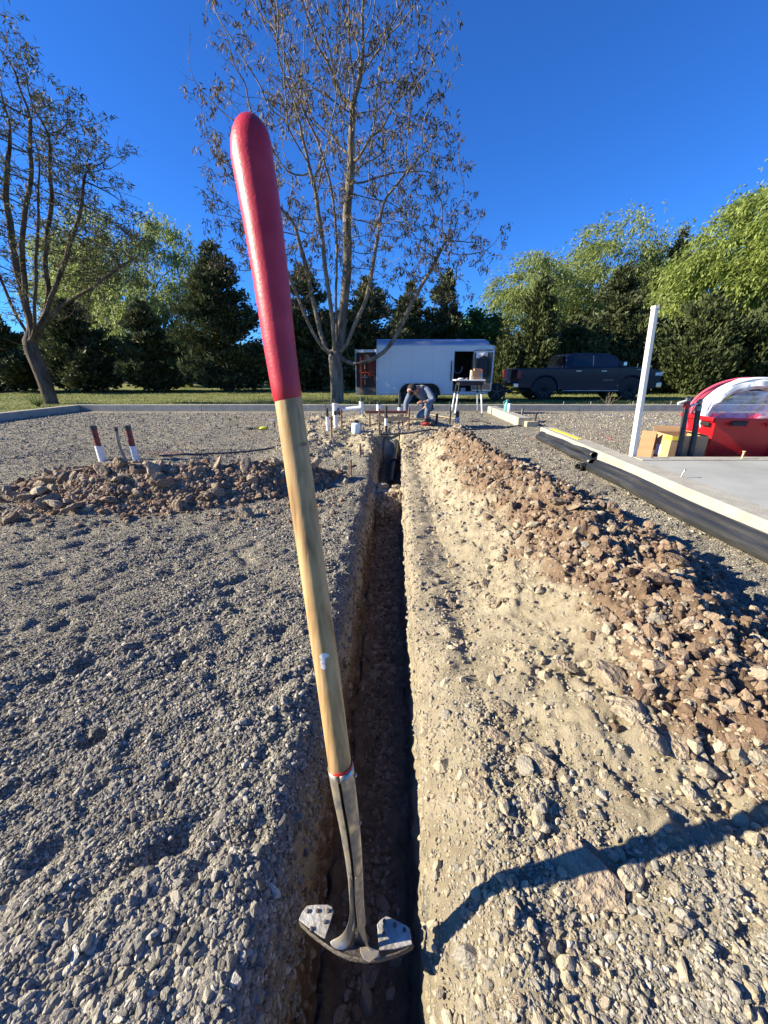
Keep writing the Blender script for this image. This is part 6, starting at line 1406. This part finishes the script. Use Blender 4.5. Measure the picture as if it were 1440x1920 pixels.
for cx, hw, ty, y, sd, lab in [(890, 42, 560, 31, 1, 'round dark green broadleaf tree behind the trailer nose'), (640, 60, 560, 34, 2, 'broadleaf tree behind the forked tree'), (360, 55, 610, 32, 3, 'bright green bush tree between two pines on the left'), (850, 40, 590, 35, 4, 'low broadleaf tree behind the trailer roof'), (1350, 40, 620, 34, 5, 'green bush beyond the junipers on the right')]:
    h = top_h(ty, y); w = hw/721*y*CP; rr2 = np.random.default_rng(sd + 500); t = thing('broadleaf_tree', lab, 'tree', B(cx, 735, y), 0, 'broadleaf trees behind the pines')
    MB().tube([(0, 0, -.2), (0, 0, h*.6)], [.2, .08], 8).build('trunk', M_bark2, t, True)
    bc = ellip(40, (0, 0, h*.55), w*.8, w*.8, h*.38, rr2, .6); k = rr2.integers(0, 40, 9000); C = bc[k] + rr2.normal(0, w*.16, (9000, 3)); V, F = quads(C, rr2.normal(size=C.shape), rr2.normal(size=C.shape), rr2.uniform(.15, .32, 9000), rr2.uniform(.06, .12, 9000))
    tag(link('foliage', fast_mesh('foliage', V, F, M_willow2 if sd == 3 or sd == 5 else M_broad), t), kind='stuff')
# far woods closing the gaps
rw = np.random.default_rng(77); n = 60000; x = rw.uniform(-75, 75, n); hh2 = 4.2 + 1.5*fbm(x, x*0, .16, 4, 201); C = np.stack([x, 48 + rw.uniform(-2, 2, n), LZ + hh2*rw.random(n)**.7], -1)
V, F = quads(C, rw.normal(size=C.shape), rw.normal(size=C.shape), rw.uniform(.3, .75, n), rw.uniform(.12, .3, n)); tag(link('far_woods', fast_mesh('far_woods', V, F, M_broad)), 'dense far trees closing the view behind the willows', None, None, 'stuff')
# house roof behind the trailer
M_roof = mat('roof_shingle', (.16,.12,.09), .9, col2=(.24,.19,.15), scale=8, bump=.4)
hp = B(790, 700, 34); t = thing('house', 'low house with brown shingle roof just visible above the trailer', 'house', (hp[0], 34, LZ))
MB().box(-4, 4, 0, 6, 0, 3.1).build('wall', mat('house_wall', (.35,.31,.26), .9), t)
mb = MB(); mb.prism([(-.5, 3.1), (6.5, 3.1), (3, 4.5)], -4.4, 4.4, 'yz').build('roof', M_roof, t)
for i in range(5):
    z = 3.15 + i*.27; y = -.5 + (z - 3.1)/1.4*3.5
    MB().box(-4.42, 4.42, y - .03, y + .02, z, z + .05).build('shingle_row', mat('shingle_edge', (.26,.21,.16), .9) if i == 0 else bpy.data.materials['shingle_edge'], t)
# split rail fences far left and right
M_fence = mat('fence_wood', (.35,.33,.30), .9, col2=(.22,.2,.18), scale=4)
for fx, fy, ln, lab in [(-19.5, 30, 6, 'pale rail fence seen between the pines on the left'), (-13.5, 31, 5, 'short rail fence between the small pine and tall pine'), (17.5, 30, 4, 'grey fence beyond the junipers on the right')]:
    t = thing('rail_fence', lab, 'fence', (fx, fy, LZ), 0, 'rail fences beyond the pines')
    for i in range(int(ln/2) + 1): MB().box(i*2 - .06, i*2 + .06, -.06, .06, -.1, 1.4).build('post', M_fence, t)
    for z in (.35, .75, 1.15): MB().box(0, int(ln/2)*2, -.085, -.062, z, z + .12).build('rail', M_fence, t)
# dry weed by the kerb and bush at the leaning tree
def weed(base, h, n, seed, label, m, w=.004):
    r = random.Random(seed); t = thing('weed', label, 'plant', base)
    mb = MB()
    for _ in range(n):
        p = Vector((0, 0, 0)); d = Vector((r.gauss(0, .5), r.gauss(0, .4), 1)).normalized(); pts = [p]
        for _ in range(5): d = (d + Vector((r.gauss(0, .3), r.gauss(0, .3), .05))).normalized(); p = p + d*h/5; pts.append(p)
        mb.tube(pts, [w, w, w*.8, w*.6, w*.5, w*.3], 4, False)
    mb.build('stems', m, t); return t
weed(tuple(atd(1143, 752, 13.4))[:2] + (LZ,), .55, 14, 3, 'dry twiggy weed on the lawn in front of the pickup\'s middle', M_wbark, .008)
weed(tuple(atd(72, 760, 14.0))[:2] + (LZ,), .5, 60, 5, 'tangled low weeds left of the leaning trunk', M_willow, .006)
